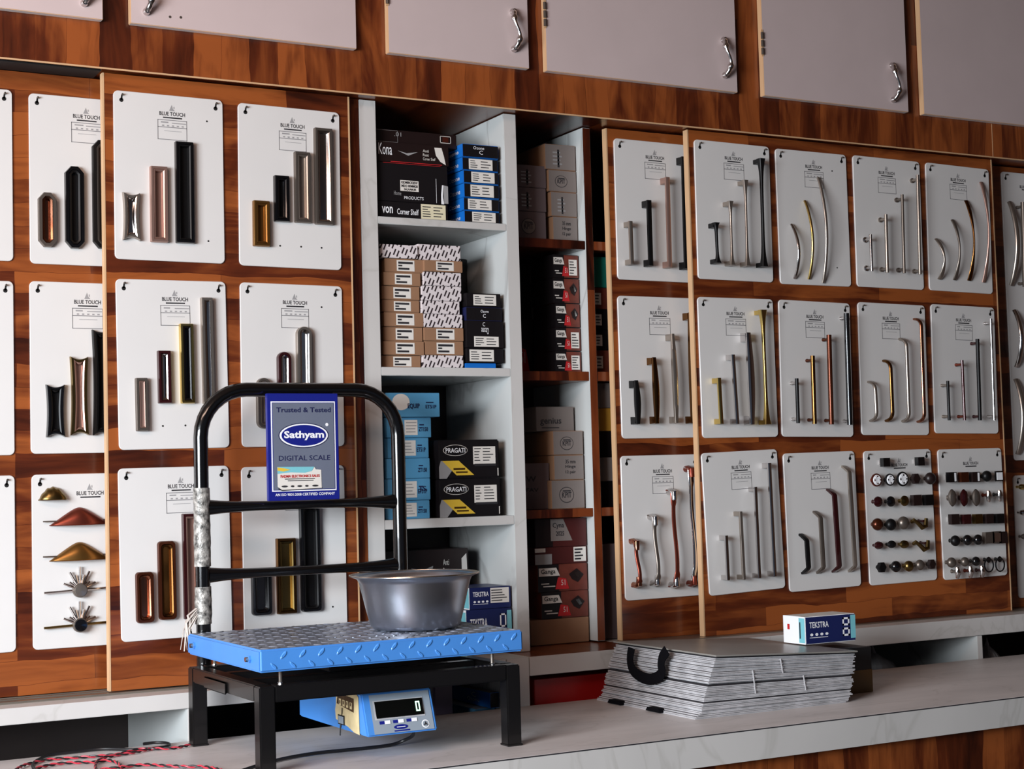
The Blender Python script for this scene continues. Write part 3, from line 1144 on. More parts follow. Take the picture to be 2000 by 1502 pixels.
rboard('white board with polished bar handles on round posts, top row', 3.184, 2.161, -.007, 0, [
    (1700, 458, 530, 1703, 'post', 'chrome', 'short chrome bar pull on posts', {'wid': .007, 'base': .008}),
    (1730, 419, 532.5, 1733, 'post', Wn, 'satin bar pull on posts', {'wid': .008, 'base': .007}),
    (1762, 380, 533.6, 1766, 'post', Dn, 'dark bar pull on posts', {'wid': .007, 'base': .007}),
    (1792, 342, 536, 1797, 'post', Wn, 'long satin bar pull on posts', {'wid': .008, 'base': .007})], hx=-.002)
rboard('white board with four bronze and silver bow handles, top row at right', 3.46, 2.159, -.015, 0, [
    (1840, 465, 543, 1846, 'bow', 'satin_nickel', 'short silver bow pull', {'wid': .010, 'pin': .3}),
    (1871, 427.5, 544.7, 1875, 'bow', 'dark_nickel', 'grey bow pull', {'wid': .008, 'pin': .3}),
    (1898, 389.7, 546, 1904, 'bow', 'bronze', 'brown bow pull', {'wid': .009, 'pin': .4}),
    (1927, 353.5, 549.6, 1932, 'bow', 'rose_nickel', 'long rose silver bow pull', {'wid': .008, 'pin': .3})], hx=0)
rboard('white board with faceted grey, brass and silver handles, middle row on the recessed right door', 2.264 + .1265, 1.7355, .002, RY, [
    (1242, 743, 828, 1246, 'leaf', 'black_satin', 'short dark faceted pull', {'wid': .010}),
    (1277, 698, 827, 1283, 'leaf', 'bronze', 'bronze faceted pull', {'wid': .010}),
    (1313, 652, 826, 1321, 'leaf', 'satin_nickel', 'silver faceted pull', {'wid': .009}),
    (1347, 610.7, 826.5, 1353, 'leaf', 'bronze', 'long brown faceted pull', {'wid': .010})], hx=.005)
rboard('white board with brass, chrome and long gold handles, middle row, left on the front door', 2.626, 1.735, .004, 0, [
    (1404, 738, 828, 1409, 'block', 'gold', 'short brass bar pull', {'wid': .008}),
    (1431, 692.6, 828, 1440, 'block', 'chrome', 'chrome bar pull', {'wid': .008}),
    (1461, 649.7, 829, 1469, 'leaf', 'chrome', 'thick bright chrome pull', {'wid': .0125}),
    (1489, 605.5, 829, 1498, 'flare', 'gold', 'long gold pull', {'wid': .011, 'thick': .008})], hx=-.003)
rboard('white board with black, brown and copper bars on posts, middle row', 2.896, 1.734, -.014, 0, [
    (1556, 739, 826.5, 1559, 'post', 'black_satin', 'short black bar pull with silver posts', {'wid': .008, 'mat2': 'chrome'}),
    (1587, 694.7, 828, 1591, 'post', 'bronze', 'dark brown bar pull', {'wid': .010, 'mat2': 'copper_brown'}),
    (1619, 654, 829, 1624, 'post', 'copper_brown', 'copper bar pull', {'wid': .011}),
    (1653, 612, 830, 1660, 'post', 'black_gloss', 'long black and chrome bar pull', {'wid': .012, 'mat2': 'chrome'})], hx=-.001)
rboard('white board with round shouldered silver and bronze arch handles, middle row', 3.18, 1.736, -.011, 0, [
    (1709, 745, 821, 1713, 'arch', 'satin_nickel', 'short silver arch pull', {'wid': .009, 'thick': .007}),
    (1739, 703.6, 821, 1744, 'arch', 'bronze', 'bronze arch pull', {'wid': .010, 'thick': .008}),
    (1770, 661, 822, 1776, 'arch', 'satin_nickel', 'silver arch pull', {'wid': .009, 'thick': .008}),
    (1799, 621.6, 823, 1806, 'arch', 'rose_gold', 'long rose gold arch pull', {'wid': .010, 'thick': .007})], hx=-.006)
rboard('white board with dark slim bars on posts, middle row at right', 3.457, 1.738, -.014, 0, [
    (1851, 744, 821, 1854, 'post', 'black_satin', 'short black bar pull with silver posts', {'wid': .007, 'mat2': 'satin_nickel'}),
    (1879, 703.6, 821, 1884, 'post', 'maroon_gloss', 'maroon bar pull', {'wid': .007, 'mat2': 'copper_red'}),
    (1909, 662, 821, 1914, 'post', 'black_satin', 'black bar pull', {'wid': .009, 'mat2': 'maroon_gloss'}),
    (1935, 622.6, 821, 1942, 'post', 'chrome', 'long bright bar pull', {'wid': .007})], hx=0)
rboard('white board with wavy red, silver and copper handles, bottom row on the recessed right door', 2.2585 + .1265, 1.3135, .004, RY, [
    (1243, 1055, 1146, 1248, 'wave', 'copper_red', 'short red brown wavy pull', {'wid': .009, 'mat2': 'rose_gold'}),
    (1279, 1007, 1143, 1284, 'wave', 'dark_nickel', 'grey wavy pull', {'wid': .009, 'mat2': 'chrome'}),
    (1316, 957.5, 1146, 1321, 'wave', 'copper_red', 'copper red wavy pull', {'wid': .010, 'mat2': 'chrome'}),
    (1350, 913, 1143, 1356, 'wave', 'chrome', 'long silver and red wavy pull', {'wid': .010, 'mat2': 'copper_red'})], hx=.004)
rboard('tilted white board with slim polished chrome handles, bottom row, left on the front door', 2.626, 1.318, .031, 0, [
    (1418, 1046, 1133, 1422, 'block', 'chrome', 'short chrome bar pull', {'wid': .007}),
    (1446, 999, 1132, 1453, 'block', 'satin_nickel', 'silver bar pull', {'wid': .007}),
    (1475, 951, 1129, 1483, 'block', 'chrome', 'chrome bar pull', {'wid': .007}),
    (1502, 904, 1126, 1513, 'block', 'chrome', 'long chrome bar pull', {'wid': .008})], hx=0)
rboard('slightly tilted white board with slant ended black and pewter handles, bottom row', 2.897, 1.311, .015, 0, [
    (1575, 1044.6, 1120, 1580, 'angled', 'black_satin', 'short black slant ended pull', {'wid': .010}),
    (1602, 1000, 1119, 1609, 'angled', 'dark_nickel', 'pewter slant ended pull', {'wid': .009}),
    (1629, 956, 1117, 1640, 'angled', 'maroon_gloss', 'dark slant ended pull', {'wid': .011}),
    (1658, 911, 1116, 1671, 'angled', 'satin_nickel', 'long silver slant ended pull', {'wid': .009})], hx=0)

kb = Board('white board crowded with knobs, two square ones above, bottom row', 3.183, 1.313, .012, header='logo', hx=.004)


def kpx(x, y):
    return 1660 + x * .1998, 860 + y * .1998


for x, y, kd, mt, lab, s, m2 in (
        (352, 215, 'block', 'black_gloss', 'black square knob', .010, None), (690, 205, 'block', 'black_gloss', 'black square knob', .010, None),
        (265, 388, 'disc', 'copper_red', 'red knob with white rosette', .0155, 'print_white'), (395, 385, 'disc', 'black_gloss', 'black knob with white rosette', .0145, 'print_white'),
        (520, 378, 'disc', 'black_satin', 'large white ornate knob', .0175, 'print_white'), (650, 375, 'hex', 'box_brown_black', 'dark hexagonal knob', .0135, None),
        (785, 373, 'ball', 'box_brown_black', 'dark round knob', .0145, None),
        (275, 600, 'cone', 'maroon_gloss', 'maroon cone knob', .0125, None), (400, 598, 'cone', 'black_gloss', 'black cone knob', .0125, None),
        (535, 592, 'cone', 'antique_brass', 'brass cone knob', .0125, None), (655, 585, 'block', 'box_brown_black', 'dark brown square knob', .0125, None),
        (772, 583, 'block', 'black_satin', 'black square knob', .0125, None),
        (270, 822, 'ball', 'copper_brown', 'brown ball knob', .0145, None), (400, 824, 'ball', 'black_satin', 'black ball knob', .014, None),
        (523, 808, 'ball', 'dark_nickel', 'pewter ball knob', .0155, None), (690, 820, 'lever', 'maroon_gloss', 'lever knob', .013, 'antique_brass'),
        (285, 1027, 'oval', 'maroon_gloss', 'maroon oval knob', .0125, 'x'), (412, 1017, 'oval', 'black_satin', 'black oval knob', .012, 'x'),
        (535, 1017, 'oval', 'antique_brass', 'brass oval knob', .013, 'x'), (708, 1035, 'lever', 'maroon_gloss', 'lever knob', .013, 'antique_brass'),
        (318, 1242, 'hex', 'black_satin', 'black faceted knob', .013, None), (450, 1234, 'ball', 'black_gloss', 'black ball knob', .0135, None),
        (575, 1230, 'ball', 'antique_brass', 'brass ball knob', .013, None), (683, 1218, 'ball', 'dark_nickel', 'grey ball knob', .0125, None),
        (806, 1212, 'hex', 'box_brown_black', 'dark faceted knob', .0125, None)):
    kb.knob(*kpx(x, y), kd, mt, lab, s, m2)
kb = Board('white board crowded with knobs and ring pulls, bottom row at right', 3.463, 1.313, .007, header='logo', hx=0)
for x, y, kd, mt, lab, s, m2 in (
        (1000, 360, 'block', 'black_gloss', 'black and white square knob', .012, 'print_white'), (1118, 360, 'block', 'copper_brown', 'brown square knob', .012, None),
        (1228, 358, 'block', 'box_brown_black', 'brown and white square knob', .012, 'print_white'), (1338, 350, 'ball', 'black_satin', 'black round knob', .0135, None),
        (1452, 350, 'frame', 'black_gloss', 'square knob with white centre', .0125, 'print_white'),
        (1005, 562, 'oval', 'dark_nickel', 'grey upright oval knob', .0155, None), (1120, 562, 'oval', 'maroon_gloss', 'maroon upright oval knob', .0155, None),
        (1238, 560, 'oval', 'dark_nickel', 'dark upright oval knob', .0155, None), (1352, 535, 'drop', 'copper_red', 'red drop pull', .012, None),
        (1460, 530, 'drop', 'black_gloss', 'black drop pull', .012, None),
        (1025, 772, 'block', 'box_brown_black', 'dark square knob', .0122, None), (1142, 771, 'block', 'maroon_gloss', 'maroon square knob', .0115, None),
        (1255, 768, 'block', 'antique_brass', 'dull brass square knob', .0115, None), (1362, 766, 'block', 'box_brown_black', 'brown square knob', .0115, None),
        (1466, 764, 'block', 'black_satin', 'black square knob', .0115, None),
        (1030, 982, 'ball', 'black_satin', 'black ball knob', .013, None), (1148, 976, 'ball', 'black_gloss', 'black ball knob', .013, None),
        (1252, 972, 'ball', 'black_gloss', 'black ball knob', .013, None), (1360, 952, 'block', 'dark_nickel', 'pewter plate knob', .0135, None),
        (1430, 948, 'frame', 'dark_nickel', 'pewter figured knob', .0145, 'chrome'), (1490, 950, 'block', 'box_brown_black', 'dark plate knob', .014, None),
        (993, 1195, 'ball', 'dark_nickel', 'chrome ball knob', .0125, None), (1123, 1187, 'ball', 'dark_nickel', 'grey ball knob', .0115, None),
        (1232, 1182, 'ball', 'black_gloss', 'black ball knob', .0115, None), (1048, 1283, 'drop', 'dark_nickel', 'grey drop pull', .01, None),
        (1175, 1275, 'drop', 'copper_red', 'red drop pull', .01, None), (1288, 1270, 'drop', 'maroon_gloss', 'dark drop pull', .01, None),
        (1370, 1215, 'ring', 'black_gloss', 'large ring pull', .0145, None), (1478, 1210, 'ring', 'black_gloss', 'ring pull at the board edge', .0145, None)):
    kb.knob(*kpx(x, y), kd, mt, lab, s, m2)
# far right boards
gb = Board('tall white board with long hanging door pulls at the right picture border', 3.672 + .1265, 1.909, 0, RY, .253, .895, header='logo', hx=-.02)
for px, yt, yb, st, mt, w, o in ((1984, 392, 555, 'bow', 'satin_nickel', .014, .034), (1998, 395, 560, 'post', 'dark_nickel', .012, .03), (1992, 605, 715, 'bow', 'chrome', .014, .03), (1996, 740, 886, 'bow', 'satin_nickel', .016, .032)):
    gb.bar(px, yt, yb, st, mt, 'long silver door pull', wid=w, out=o, thick=.01, px2=px + 4)
gb = Board('white board with small brass and steel knobs at the lower right picture border', 3.664 + .1265, 1.2345, 0, RY, .253, .373, header=None)
for px, py, mt in ((1997, 951, 'gold'), (1999, 1001, 'chrome'), (2002, 1048, 'dark_nickel')):
    gb.knob(px, py, 'oval', mt, 'small knob', .010, 'x')

# ================================================================== BOXES ON THE SHELVES
def carton(kind, label, group, x0, x1, z0, z1, yf, depth, mats, deco=None, rz=0, cat='box', body='carton', bev=.0012, flap=None):
    cx = (x0 + x1) / 2
    t = thing(kind, label, cat, (cx, yf + depth / 2, z0 + .0005), group, 0, rz)
    w, h, d = (x1 - x0) / 2, z1 - z0 - .001, depth / 2
    f = dict(mats)
    m = MB()
    m.box(-w, w, -d, d, 0, h, f.pop('all'), f)
    bd = m.build(body, t, bevel=bev)
    if deco:
        pm = MB()
        F = Face(pm, (-w, -d, 0), (2 * w, 0, 0), (0, 0, h), (0, -1, 0), .0005)
        lm = MB()
        L = Face(lm, (-w, d, 0), (0, -2 * d, 0), (0, 0, h), (-1, 0, 0), .0005)
        st = MB()
        FS = Face(st, (-w, -d, 0), (2 * w, 0, 0), (0, 0, h), (0, -1, 0), .0005)
        deco(F, L, FS)
        if pm.v:
            pm.build('print', bd, smooth=0)
        if lm.v:
            lm.build('side_print', bd, smooth=0)
        if st.v:
            st.build('sticker', t, smooth=0)
    return t


def px2(x0, yt, x1, yb, Y):
    ym, xm = (yt + yb) / 2, (x0 + x1) / 2
    return W(x0, ym, Y).x, W(x1, ym, Y).x, W(xm, yb, Y).z, W(xm, yt, Y).z


def stick(u0, v0, u1, v1, mat='sticker', n=3):
    def f(F, L, FS):
        FS.rect(u0, v0, u1, v1, mat)
        du, dv = u1 - u0, v1 - v0
        FS.lines(u0 + .06 * du, v0 + .1 * dv, u0 + .4 * du, v1 - .1 * dv, n + 1, 'ink', fill=.35)
        FS.lines(u0 + .5 * du, v0 + .1 * dv, u1 - .08 * du, v1 - .1 * dv, n, 'ink', fill=.3)
    return f


def label3(u0, v0, u1, v1):
    def f(F, L, FS):
        FS.rect(u0, v0, u1, v1, 'sticker')
        du, dv = u1 - u0, v1 - v0
        FS.rect(u0 + .08 * du, v0 + .66 * dv, u0 + .9 * du, v0 + .86 * dv, 'ink', 2)
        FS.rect(u0 + .08 * du, v0 + .42 * dv, u0 + .3 * du, v0 + .56 * dv, 'ink', 2)
        FS.rect(u0 + .08 * du, v0 + .12 * dv, u0 + .7 * du, v0 + .3 * dv, 'ink', 2)
    return f


def both(*fs):
    def f(F, L, FS):
        for q in fs:
            q(F, L, FS)
    return f


Yf = .036
# --- top compartment of the wide column
cz = 1 / 5.564


def q1(x, y):
    return 720 + x * cz, 180 + y * cz


def P1(x0, yt, x1, yb, Y=Yf):
    a, b_ = q1(x0, yt), q1(x1, yb)
    return px2(a[0], a[1], b_[0], b_[1], Y)


base1 = Z1_(2.101)
X0, X1, _, Zt = P1(100, 1200, 862, 1390, Yf)


def d_von(F, L, FS):
    F.text('von', .07, .28, .22, .68, 'print_white', bold=.02)
    F.text('Corner Shelf', .28, .25, .58, .6, 'print_white', bold=.01)
    stick(.615, .06, .965, .96, 'sticker_cream', 4)(F, L, FS)


z = Zt
X0 = X1_(1.596)
carton('shelf_box', 'black box lettered von Corner Shelf with a cream sticker, lowest in the top compartment', 'black accessory boxes', X0, X1, base1, z, Yf, .24, {'all': 'box_black'}, d_von)
_, xb, _, z2 = P1(95, 775, 742, 1200)


def d_home(F, L, FS):
    F.text('PRODUCTS', .38, .07, .75, .15, 'print_white')
    F.text('Home', .26, .17, .42, .28, 'ink_grey')
    F.frame(.965, .08, .985, .66, .004, 'print_white')
    FS.rect(.37, .28, .67, .56, 'sticker')
    FS.text('ROSEWOOD', .39, .47, .65, .54, 'ink', 2, .03)
    FS.text('MIXED BOARD', .39, .38, .65, .45, 'ink', 2, .03)
    FS.text('SALOMON', .43, .30, .62, .36, 'ink', 2, .03)


xb = P1(95, 775, 860, 1200)[1]


def d_home2(F, L, FS):
    F.text('PRODUCTS', .38, .07, .65, .15, 'print_white')
    F.text('Home', .24, .16, .34, .27, 'ink_grey')
    F.rect(.83, .02, .835, .66, 'print_white')
    F.poly([(.90, .0), (.94, .0), (.925, .2), (.935, .5), (.915, .5), (.90, .25)], 'print_white')
    F.poly([(.94, .02), (1, .02), (1, .48), (.935, .5)], 'ink_grey')
    F.rect(.1, .985, .9, .995, 'print_red')
    FS.rect(.33, .28, .585, .56, 'sticker')
    FS.text('RSDM80CKB5W', .345, .47, .57, .54, 'ink', 2, .03)
    FS.text('MIX3 80MM28', .345, .38, .57, .45, 'ink', 2, .03)
    FS.text('SALAAM.8R', .38, .30, .55, .36, 'ink', 2, .03)


carton('shelf_box', 'large black box lettered PRODUCTS with a small white sticker', 'black accessory boxes', X0, xb, z, z2, Yf, .22, {'all': 'box_black'}, d_home2)
_, xk, _, z3 = P1(95, 560, 870, 775)


def d_kona(F, L, FS):
    F.text('Kona', .04, .35, .22, .92, 'print_white')
    F.poly([(.30, .6), (.42, .5), (.57, .6), (.44, .38)], 'ink_grey')
    for i, s in enumerate(('Anti', 'Rust', 'Corner Shelf')):
        F.text(s, .64, .62 - i * .2, .72 + .03 * (i == 2) * 3, .76 - i * .2, 'sticker')
    F.poly([(.80, .9), (.90, .9), (.93, .5), (.955, .05), (.88, .2), (.82, .5)], 'sticker')
    F.rect(.2, .02, .9, .05, 'print_red')


carton('shelf_box', 'black box lettered Kona with a pale leaf shape at its right', 'black accessory boxes', X0, xk, z2, z3, Yf, .22, {'all': 'box_brown_black'}, d_kona)
_, xq, _, z4 = P1(550, 395, 1075, 560, Yf + .03)


def d_top(F, L, FS):
    F.frame(.80, .34, .93, .86, .006, 'sticker')
    F.rect(.83, .42, .90, .78, 'copper_red')
    F.frame(.03, .1, .30, .95, .003, 'ink_grey')
    F.text('.01', .26, .55, .34, .85, 'ink_grey')


carton('shelf_box', 'flat black box with a small orange emblem, topmost in the top compartment', 'black accessory boxes', X0, P1(1028, 715, 1415, 855, Yf - .006)[0] - .004, z3, P1(95, 365, 560, 560, Yf)[3] - .006, Yf + .02, .2, {'all': 'box_brown_black'}, d_top)
# black and blue cartons at the right of the top compartment
sy = [1420, 1290, 1150, 995, 855, 715, 570]
x0, x1, _, _ = P1(1028, 715, 1415, 855, Yf - .006)
x1 = min(x1, X1_(1.944))
zz = base1
NM = ['lowest', 'second from below', 'third from below', 'third from the top', 'second from the top', 'topmost']
for i in range(6):
    zt = P1(1000, sy[i + 1], 1400, sy[i], Yf - .006)[3]
    if i == 5:
        def dd(F, L, FS):
            F.text('Ozone', .3, .62, .6, .85, 'print_white')
            F.text('C', .46, .25, .56, .55, 'print_white')
            L.text('Ozone', .55, .3, .9, .6, 'print_white')
    else:
        off = (.22, .12, .18, .22, .18)[i]
        st_ = stick(off, .08, off + .66, .92)

        def dd(F, L, FS, st_=st_):
            st_(F, L, FS)
            L.text('Ozone', .6, .3, .9, .65, 'print_white')
    carton('hinge_box', 'black carton with blue side, %s of its stack in the top compartment' % NM[i], 'black and blue cartons in the top compartment',
           x0 + random.uniform(-.002, .001), x1 - random.uniform(0, .002), zz, zt, Yf - .006 + random.uniform(0, .003), .2, {'all': 'box_black', 'L': 'box_blue'}, dd)
    zz = zt

# --- second compartment: two stacks of brown and barred cartons, black cartons at right
def q2(x, y):
    return 720 + x * .2, 440 + y * .2


def P2(x0, yt, x1, yb, Y=Yf):
    a, b_ = q2(x0, yt), q2(x1, yb)
    return px2(a[0], a[1], b_[0], b_[1], Y)


def stack(rows, P, zbase, Y, depth, kind, group, where, mk):
    zz = zbase
    n = len(rows)
    for i, (xa, xb, yt, yb, typ) in enumerate(rows):
        x0, x1, _, zt = P(xa, yt, xb, yb, Y)
        y = Y + random.uniform(-.004, .004)
        mats, deco, desc = mk(typ, i)
        pos = 'topmost' if i == n - 1 else ('lowest' if i == 0 else '%s from below' % ('', 'second', 'third', 'fourth', 'fifth', 'sixth', 'seventh', 'eighth', 'ninth')[i])
        carton(kind, '%s, %s %s' % (desc, pos, where), group, x0, x1, zz, zt, y, depth, mats, deco, rz=random.uniform(-.012, .012))
        zz = zt
    return zz


def mk_tan(typ, i):
    if typ == 'b':
        return {'all': 'carton_brown'}, label3(.30, .1, .76, .9), 'brown carton with a white label'
    return {'all': 'barred_paper'}, None, 'white carton with black slanting bars'


L1 = [(130, 515, 1270, 1395, 'b'), (140, 540, 1132, 1268, 'b'), (158, 535, 992, 1130, 'b'), (150, 535, 850, 990, 'b'), (138, 500, 728, 850, 'b'),
      (136, 505, 592, 728, 'b'), (146, 508, 460, 592, 'b'), (160, 538, 325, 460, 'b'), (112, 478, 190, 325, 'p')]
stack(L1, P2, Z1_(1.730), Yf + .004, .19, 'hardware_carton', 'brown and barred cartons in the second compartment', 'of the left stack of small cartons', mk_tan)
L2 = [(525, 925, 1270, 1395, 'p'), (548, 926, 1132, 1268, 'b'), (545, 928, 1000, 1132, 'b'), (538, 918, 868, 1000, 'p'), (515, 888, 738, 868, 'p'),
      (520, 910, 592, 738, 'p'), (532, 905, 458, 592, 'p'), (535, 910, 345, 458, 'b'), (482, 900, 190, 345, 'p')]
stack(L2, P2, Z1_(1.730), Yf + .004, .19, 'hardware_carton', 'brown and barred cartons in the second compartment', 'in the right stack of small cartons', mk_tan)


def mk_blk(typ, i):
    def dd(F, L, FS):
        if 's' in typ:
            u = .08 if i % 2 else .2
            stick(u, .1, u + .66, .9)(F, L, FS)
        if 'u' in typ:
            F.text('Ozone', .4, .6, .62, .8, 'print_white', flip=False)
            F.text('C', .46, .22, .54, .5, 'print_white')
        if 'U' in typ:
            F.text('Ozone', .4, .5, .6, .75, 'print_white', flip=True)
            F.text('C', .44, .8, .5, .95, 'print_white')
            stick(.2, .04, .86, .42)(F, L, FS)
    if typ == 'bl':
        return {'all': 'box_blue'}, None, 'flat blue carton'
    d = {'s': 'black carton with a white sticker', 'u': 'plain lettered black carton', 'U': 'tall black stickered carton'}
    return ({'all': 'box_black', 'L': 'print_navy'} if typ == 'u' else {'all': 'box_black'}), dd, d[typ]


L3 = [(950, 1250, 1345, 1410, 'bl'), (958, 1315, 1200, 1345, 's'), (950, 1312, 935, 1200, 'U'), (950, 1302, 800, 935, 'u'), (945, 1283, 665, 800, 's')]
stack(L3, P2, Z1_(1.730), Yf, .17, 'hinge_box', 'black cartons in the second compartment', 'right side of the second compartment', mk_blk)
x0, x1, z0, z1 = P2(880, 290, 1068, 430, .17)
carton('hinge_box', 'black carton lying behind the barred cartons, only its right end in view', 'black cartons in the second compartment', x0, x1, 1.928, z1, .237, .08, {'all': 'box_black'}, stick(.15, .1, .68, .9))
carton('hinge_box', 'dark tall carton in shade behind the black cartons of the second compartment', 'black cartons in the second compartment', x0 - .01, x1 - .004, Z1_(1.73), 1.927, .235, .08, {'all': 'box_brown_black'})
# --- third compartment: light blue cartons, PRAGATI boxes
def q3(x, y):
    return 730 + x * .2064, 730 + y * .2064


def P3(x0, yt, x1, yb, Y=Yf):
    a, b_ = q3(x0, yt), q3(x1, yb)
    return px2(a[0], a[1], b_[0], b_[1], Y)


def mk_lb(typ, i):
    def dd(F, L, FS):
        F.text('ET51P' if i % 2 else 'ZT150', .72, .3, .92, .52, 'print_navy', bold=.02)
        F.rect(.74, .6, .84, .66, 'print_navy')
        if i == 5:
            F.text('EQUIP', .42, .35, .64, .62, 'print_navy', bold=.02)
        if i == 1:
            F.text('JS', .74, .35, .9, .65, 'print_navy', bold=.015)
        if typ == 's':
            FS.rect(.42, .12, .70, .88, 'sticker')
            FS.lines(.45, .2, .68, .82, 4, 'ink_grey', fill=.3)
        L.text('J', .7, .3, .8, .6, 'print_navy')
    return {'all': 'box_light_blue'}, dd, 'light blue carton' + (' with a white sticker' if typ == 's' else '')


L4 = [(105, 525, 1200, 1385, 's'), (105, 537, 992, 1200, 's'), (105, 527, 800, 992, 'n'), (105, 525, 605, 800, 's'), (105, 545, 412, 605, 's')]
zt = stack(L4, P3, Z1_(1.357), Yf + .004, .2, 'faucet_carton', 'light blue cartons in the third compartment', 'of the light blue stack', mk_lb)
x0, x1, _, z1 = P3(105, 180, 618, 408, Yf)


def d_eq(F, L, FS):
    F.text('EQUIP', .40, .32, .62, .56, 'print_navy', bold=.02)
    F.text('ET51P', .73, .35, .93, .5, 'print_navy', bold=.02)
    F.rect(.74, .58, .88, .62, 'print_navy')
    FS.ell(.28, .62, .16, .34, 'sticker')


fc = carton('faucet_carton', 'light blue carton with a round white flap, topmost of the light blue stack', 'light blue cartons in the third compartment', x0, x1, zt, z1, Yf - .004, .2, {'all': 'box_light_blue'}, d_eq)


def d_prag(F, L, FS):
    F.ell(.27, .73, .20, .145, 'sticker', 1)
    F.ell(.27, .73, .192, .132, 'box_black', 2)
    F.text('PRAGATI', .11, .665, .43, .79, 'print_white', 3, .018)
    F.poly([(.03, .46), (.32, .46), (.57, .08), (.30, .08), (.22, .23), (.12, .0), (.0, .0), (.0, .3)], 'ink_grey')
    F.poly([(.05, .46), (.32, .46), (.57, .08), (.28, .08)], 'print_yellow', 2)
    F.rect(.23, .22, .42, .27, 'old_gold', 3)
    F.rect(.27, .14, .46, .18, 'old_gold', 3)
    F.rect(.96, .05, .975, .25, 'sticker')
    FS.rect(.56, .36, .93, .82, 'sticker')
    FS.lines(.58, .42, .70, .80, 5, 'ink', fill=.3)
    FS.lines(.72, .42, .90, .80, 5, 'ink', fill=.3)
    FS.rect(.58, .31, .94, .37, 'ink', 2)


zp = Z1_(1.357)
for i, (xa, xb, yt, yb) in enumerate(((622, 1205, 990, 1362), (615, 1190, 622, 990))):
    x0, x1, _, zt = P3(xa, yt, xb, yb, Yf - .002)
    x1 = min(x1, X1_(1.940))
    carton('lock_box', 'black and yellow PRAGATI box, %s of the pair' % ('lower', 'upper')[i], 'black and yellow boxes', x0, x1, zp, zt, Yf - .002, .2, {'all': 'box_black'}, d_prag, bev=.003)
    zp = zt

# --- bottom compartment of the wide column
Y4 = .038
x0, x1, _, zt = px2(740, 1074, 915, 1140, .178)


def d_cs(F, L, FS):
    F.poly([(.42, .83), (.53, .80), (.64, .84), (.63, .79), (.53, .73), (.44, .77)], 'ink_grey')
    for i, s in enumerate(('Anti', 'Rust', 'Corner Shelf')):
        F.text(s, .74, .84 - i * .085, .80 + .06 * (i == 2), .90 - i * .085, 'sticker')
    F.poly([(.93, .9), (.98, .95), (.995, .5), (.96, .5), (.93, .7)], 'sticker')


carton('shelf_box', 'dark brown corner shelf box standing behind the steel bowl', 'black accessory boxes', 1.60, x1, 1.017, zt, .178, .13, {'all': 'box_brown_black'}, d_cs)
zz = 1.017


def d_tek(up):
    def f(F, L, FS):
        F.text('TEKSTRA', .08, .58, .46, .80, 'print_white', 1, .014)
        for k in range(4):
            F.ell(.12 + .1 * k, .34, .03, .05, 'print_white')
        F.rect(.08, .22, .44, .24, 'print_white')
        if up:
            FS.rect(.5, .25, .95, .95, 'sticker')
            FS.lines(.52, .3, .93, .9, 5, 'ink', fill=.35)
        else:
            for vv in (.2, .58):
                F.frame(.74, vv, .88, vv + .3, .03, 'print_white')
            F.rect(.9, .1, 1, .95, 'print_teal')
        L.rect(0, 0, 1, 1, 'print_white')
        L.rect(.72, .05, .98, .95, 'print_teal', 2)
        L.rect(.75, .2, .8, .8, 'ink', 3)
        L.rect(.2, .5, .3, .7, 'print_red', 3)
    return f


z0 = 1.017
xa, xb, _, zt = px2(911, 1189, 1001, 1232, Y4)
carton('tap_box', 'navy blue box lettered TEKSTRA, lower of the pair beside the steel bowl', 'navy boxes', xa, min(xb, X1_(1.944)), z0, zt, Y4, .13, {'all': 'box_navy'}, d_tek(False))
xa, xb, _, z5 = px2(917, 1146, 998, 1189, Y4)
carton('tap_box', 'navy blue box with a printed white sticker, upper of the pair beside the steel bowl', 'navy boxes', xa, min(xb, X1_(1.944)), zt, z5, Y4, .13, {'all': 'box_navy'}, d_tek(True))

# ------------------------------------------------------------------ narrow column (dark shelves)
def q5(x, y):
    return 990 + x * .1931, 210 + y * .1931


def P5(x0, yt, x1, yb, Y=.11):
    a, b_ = q5(x0, yt), q5(x1, yb)
    return px2(a[0], a[1], b_[0], b_[1], Y)


def d_kp(k):
    def f(F, L, FS):
        if k == 0:
            F.ell(.45, .48, .22, .28, 'ink')
            F.ell(.45, .48, .205, .255, 'carton_grey', 2)
            F.text('KPIT', .31, .38, .59, .58, 'ink', 3, .015)
            F.rect(.33, .60, .57, .64, 'ink', 3)
        elif k == 1:
            for i in range(3):
                F.text(('35 mm', 'Hinge', '12 pair')[i], .38, .66 - .22 * i, .72, .82 - .22 * i, 'ink', 1, .015)
        elif k == 2:
            for i in range(4):
                F.rect(.25, .2 + .15 * i, .55 - .05 * (i % 2), .26 + .15 * i, 'ink_grey')
            F.rect(.4, .1, .46, .8, 'ink')
    return f


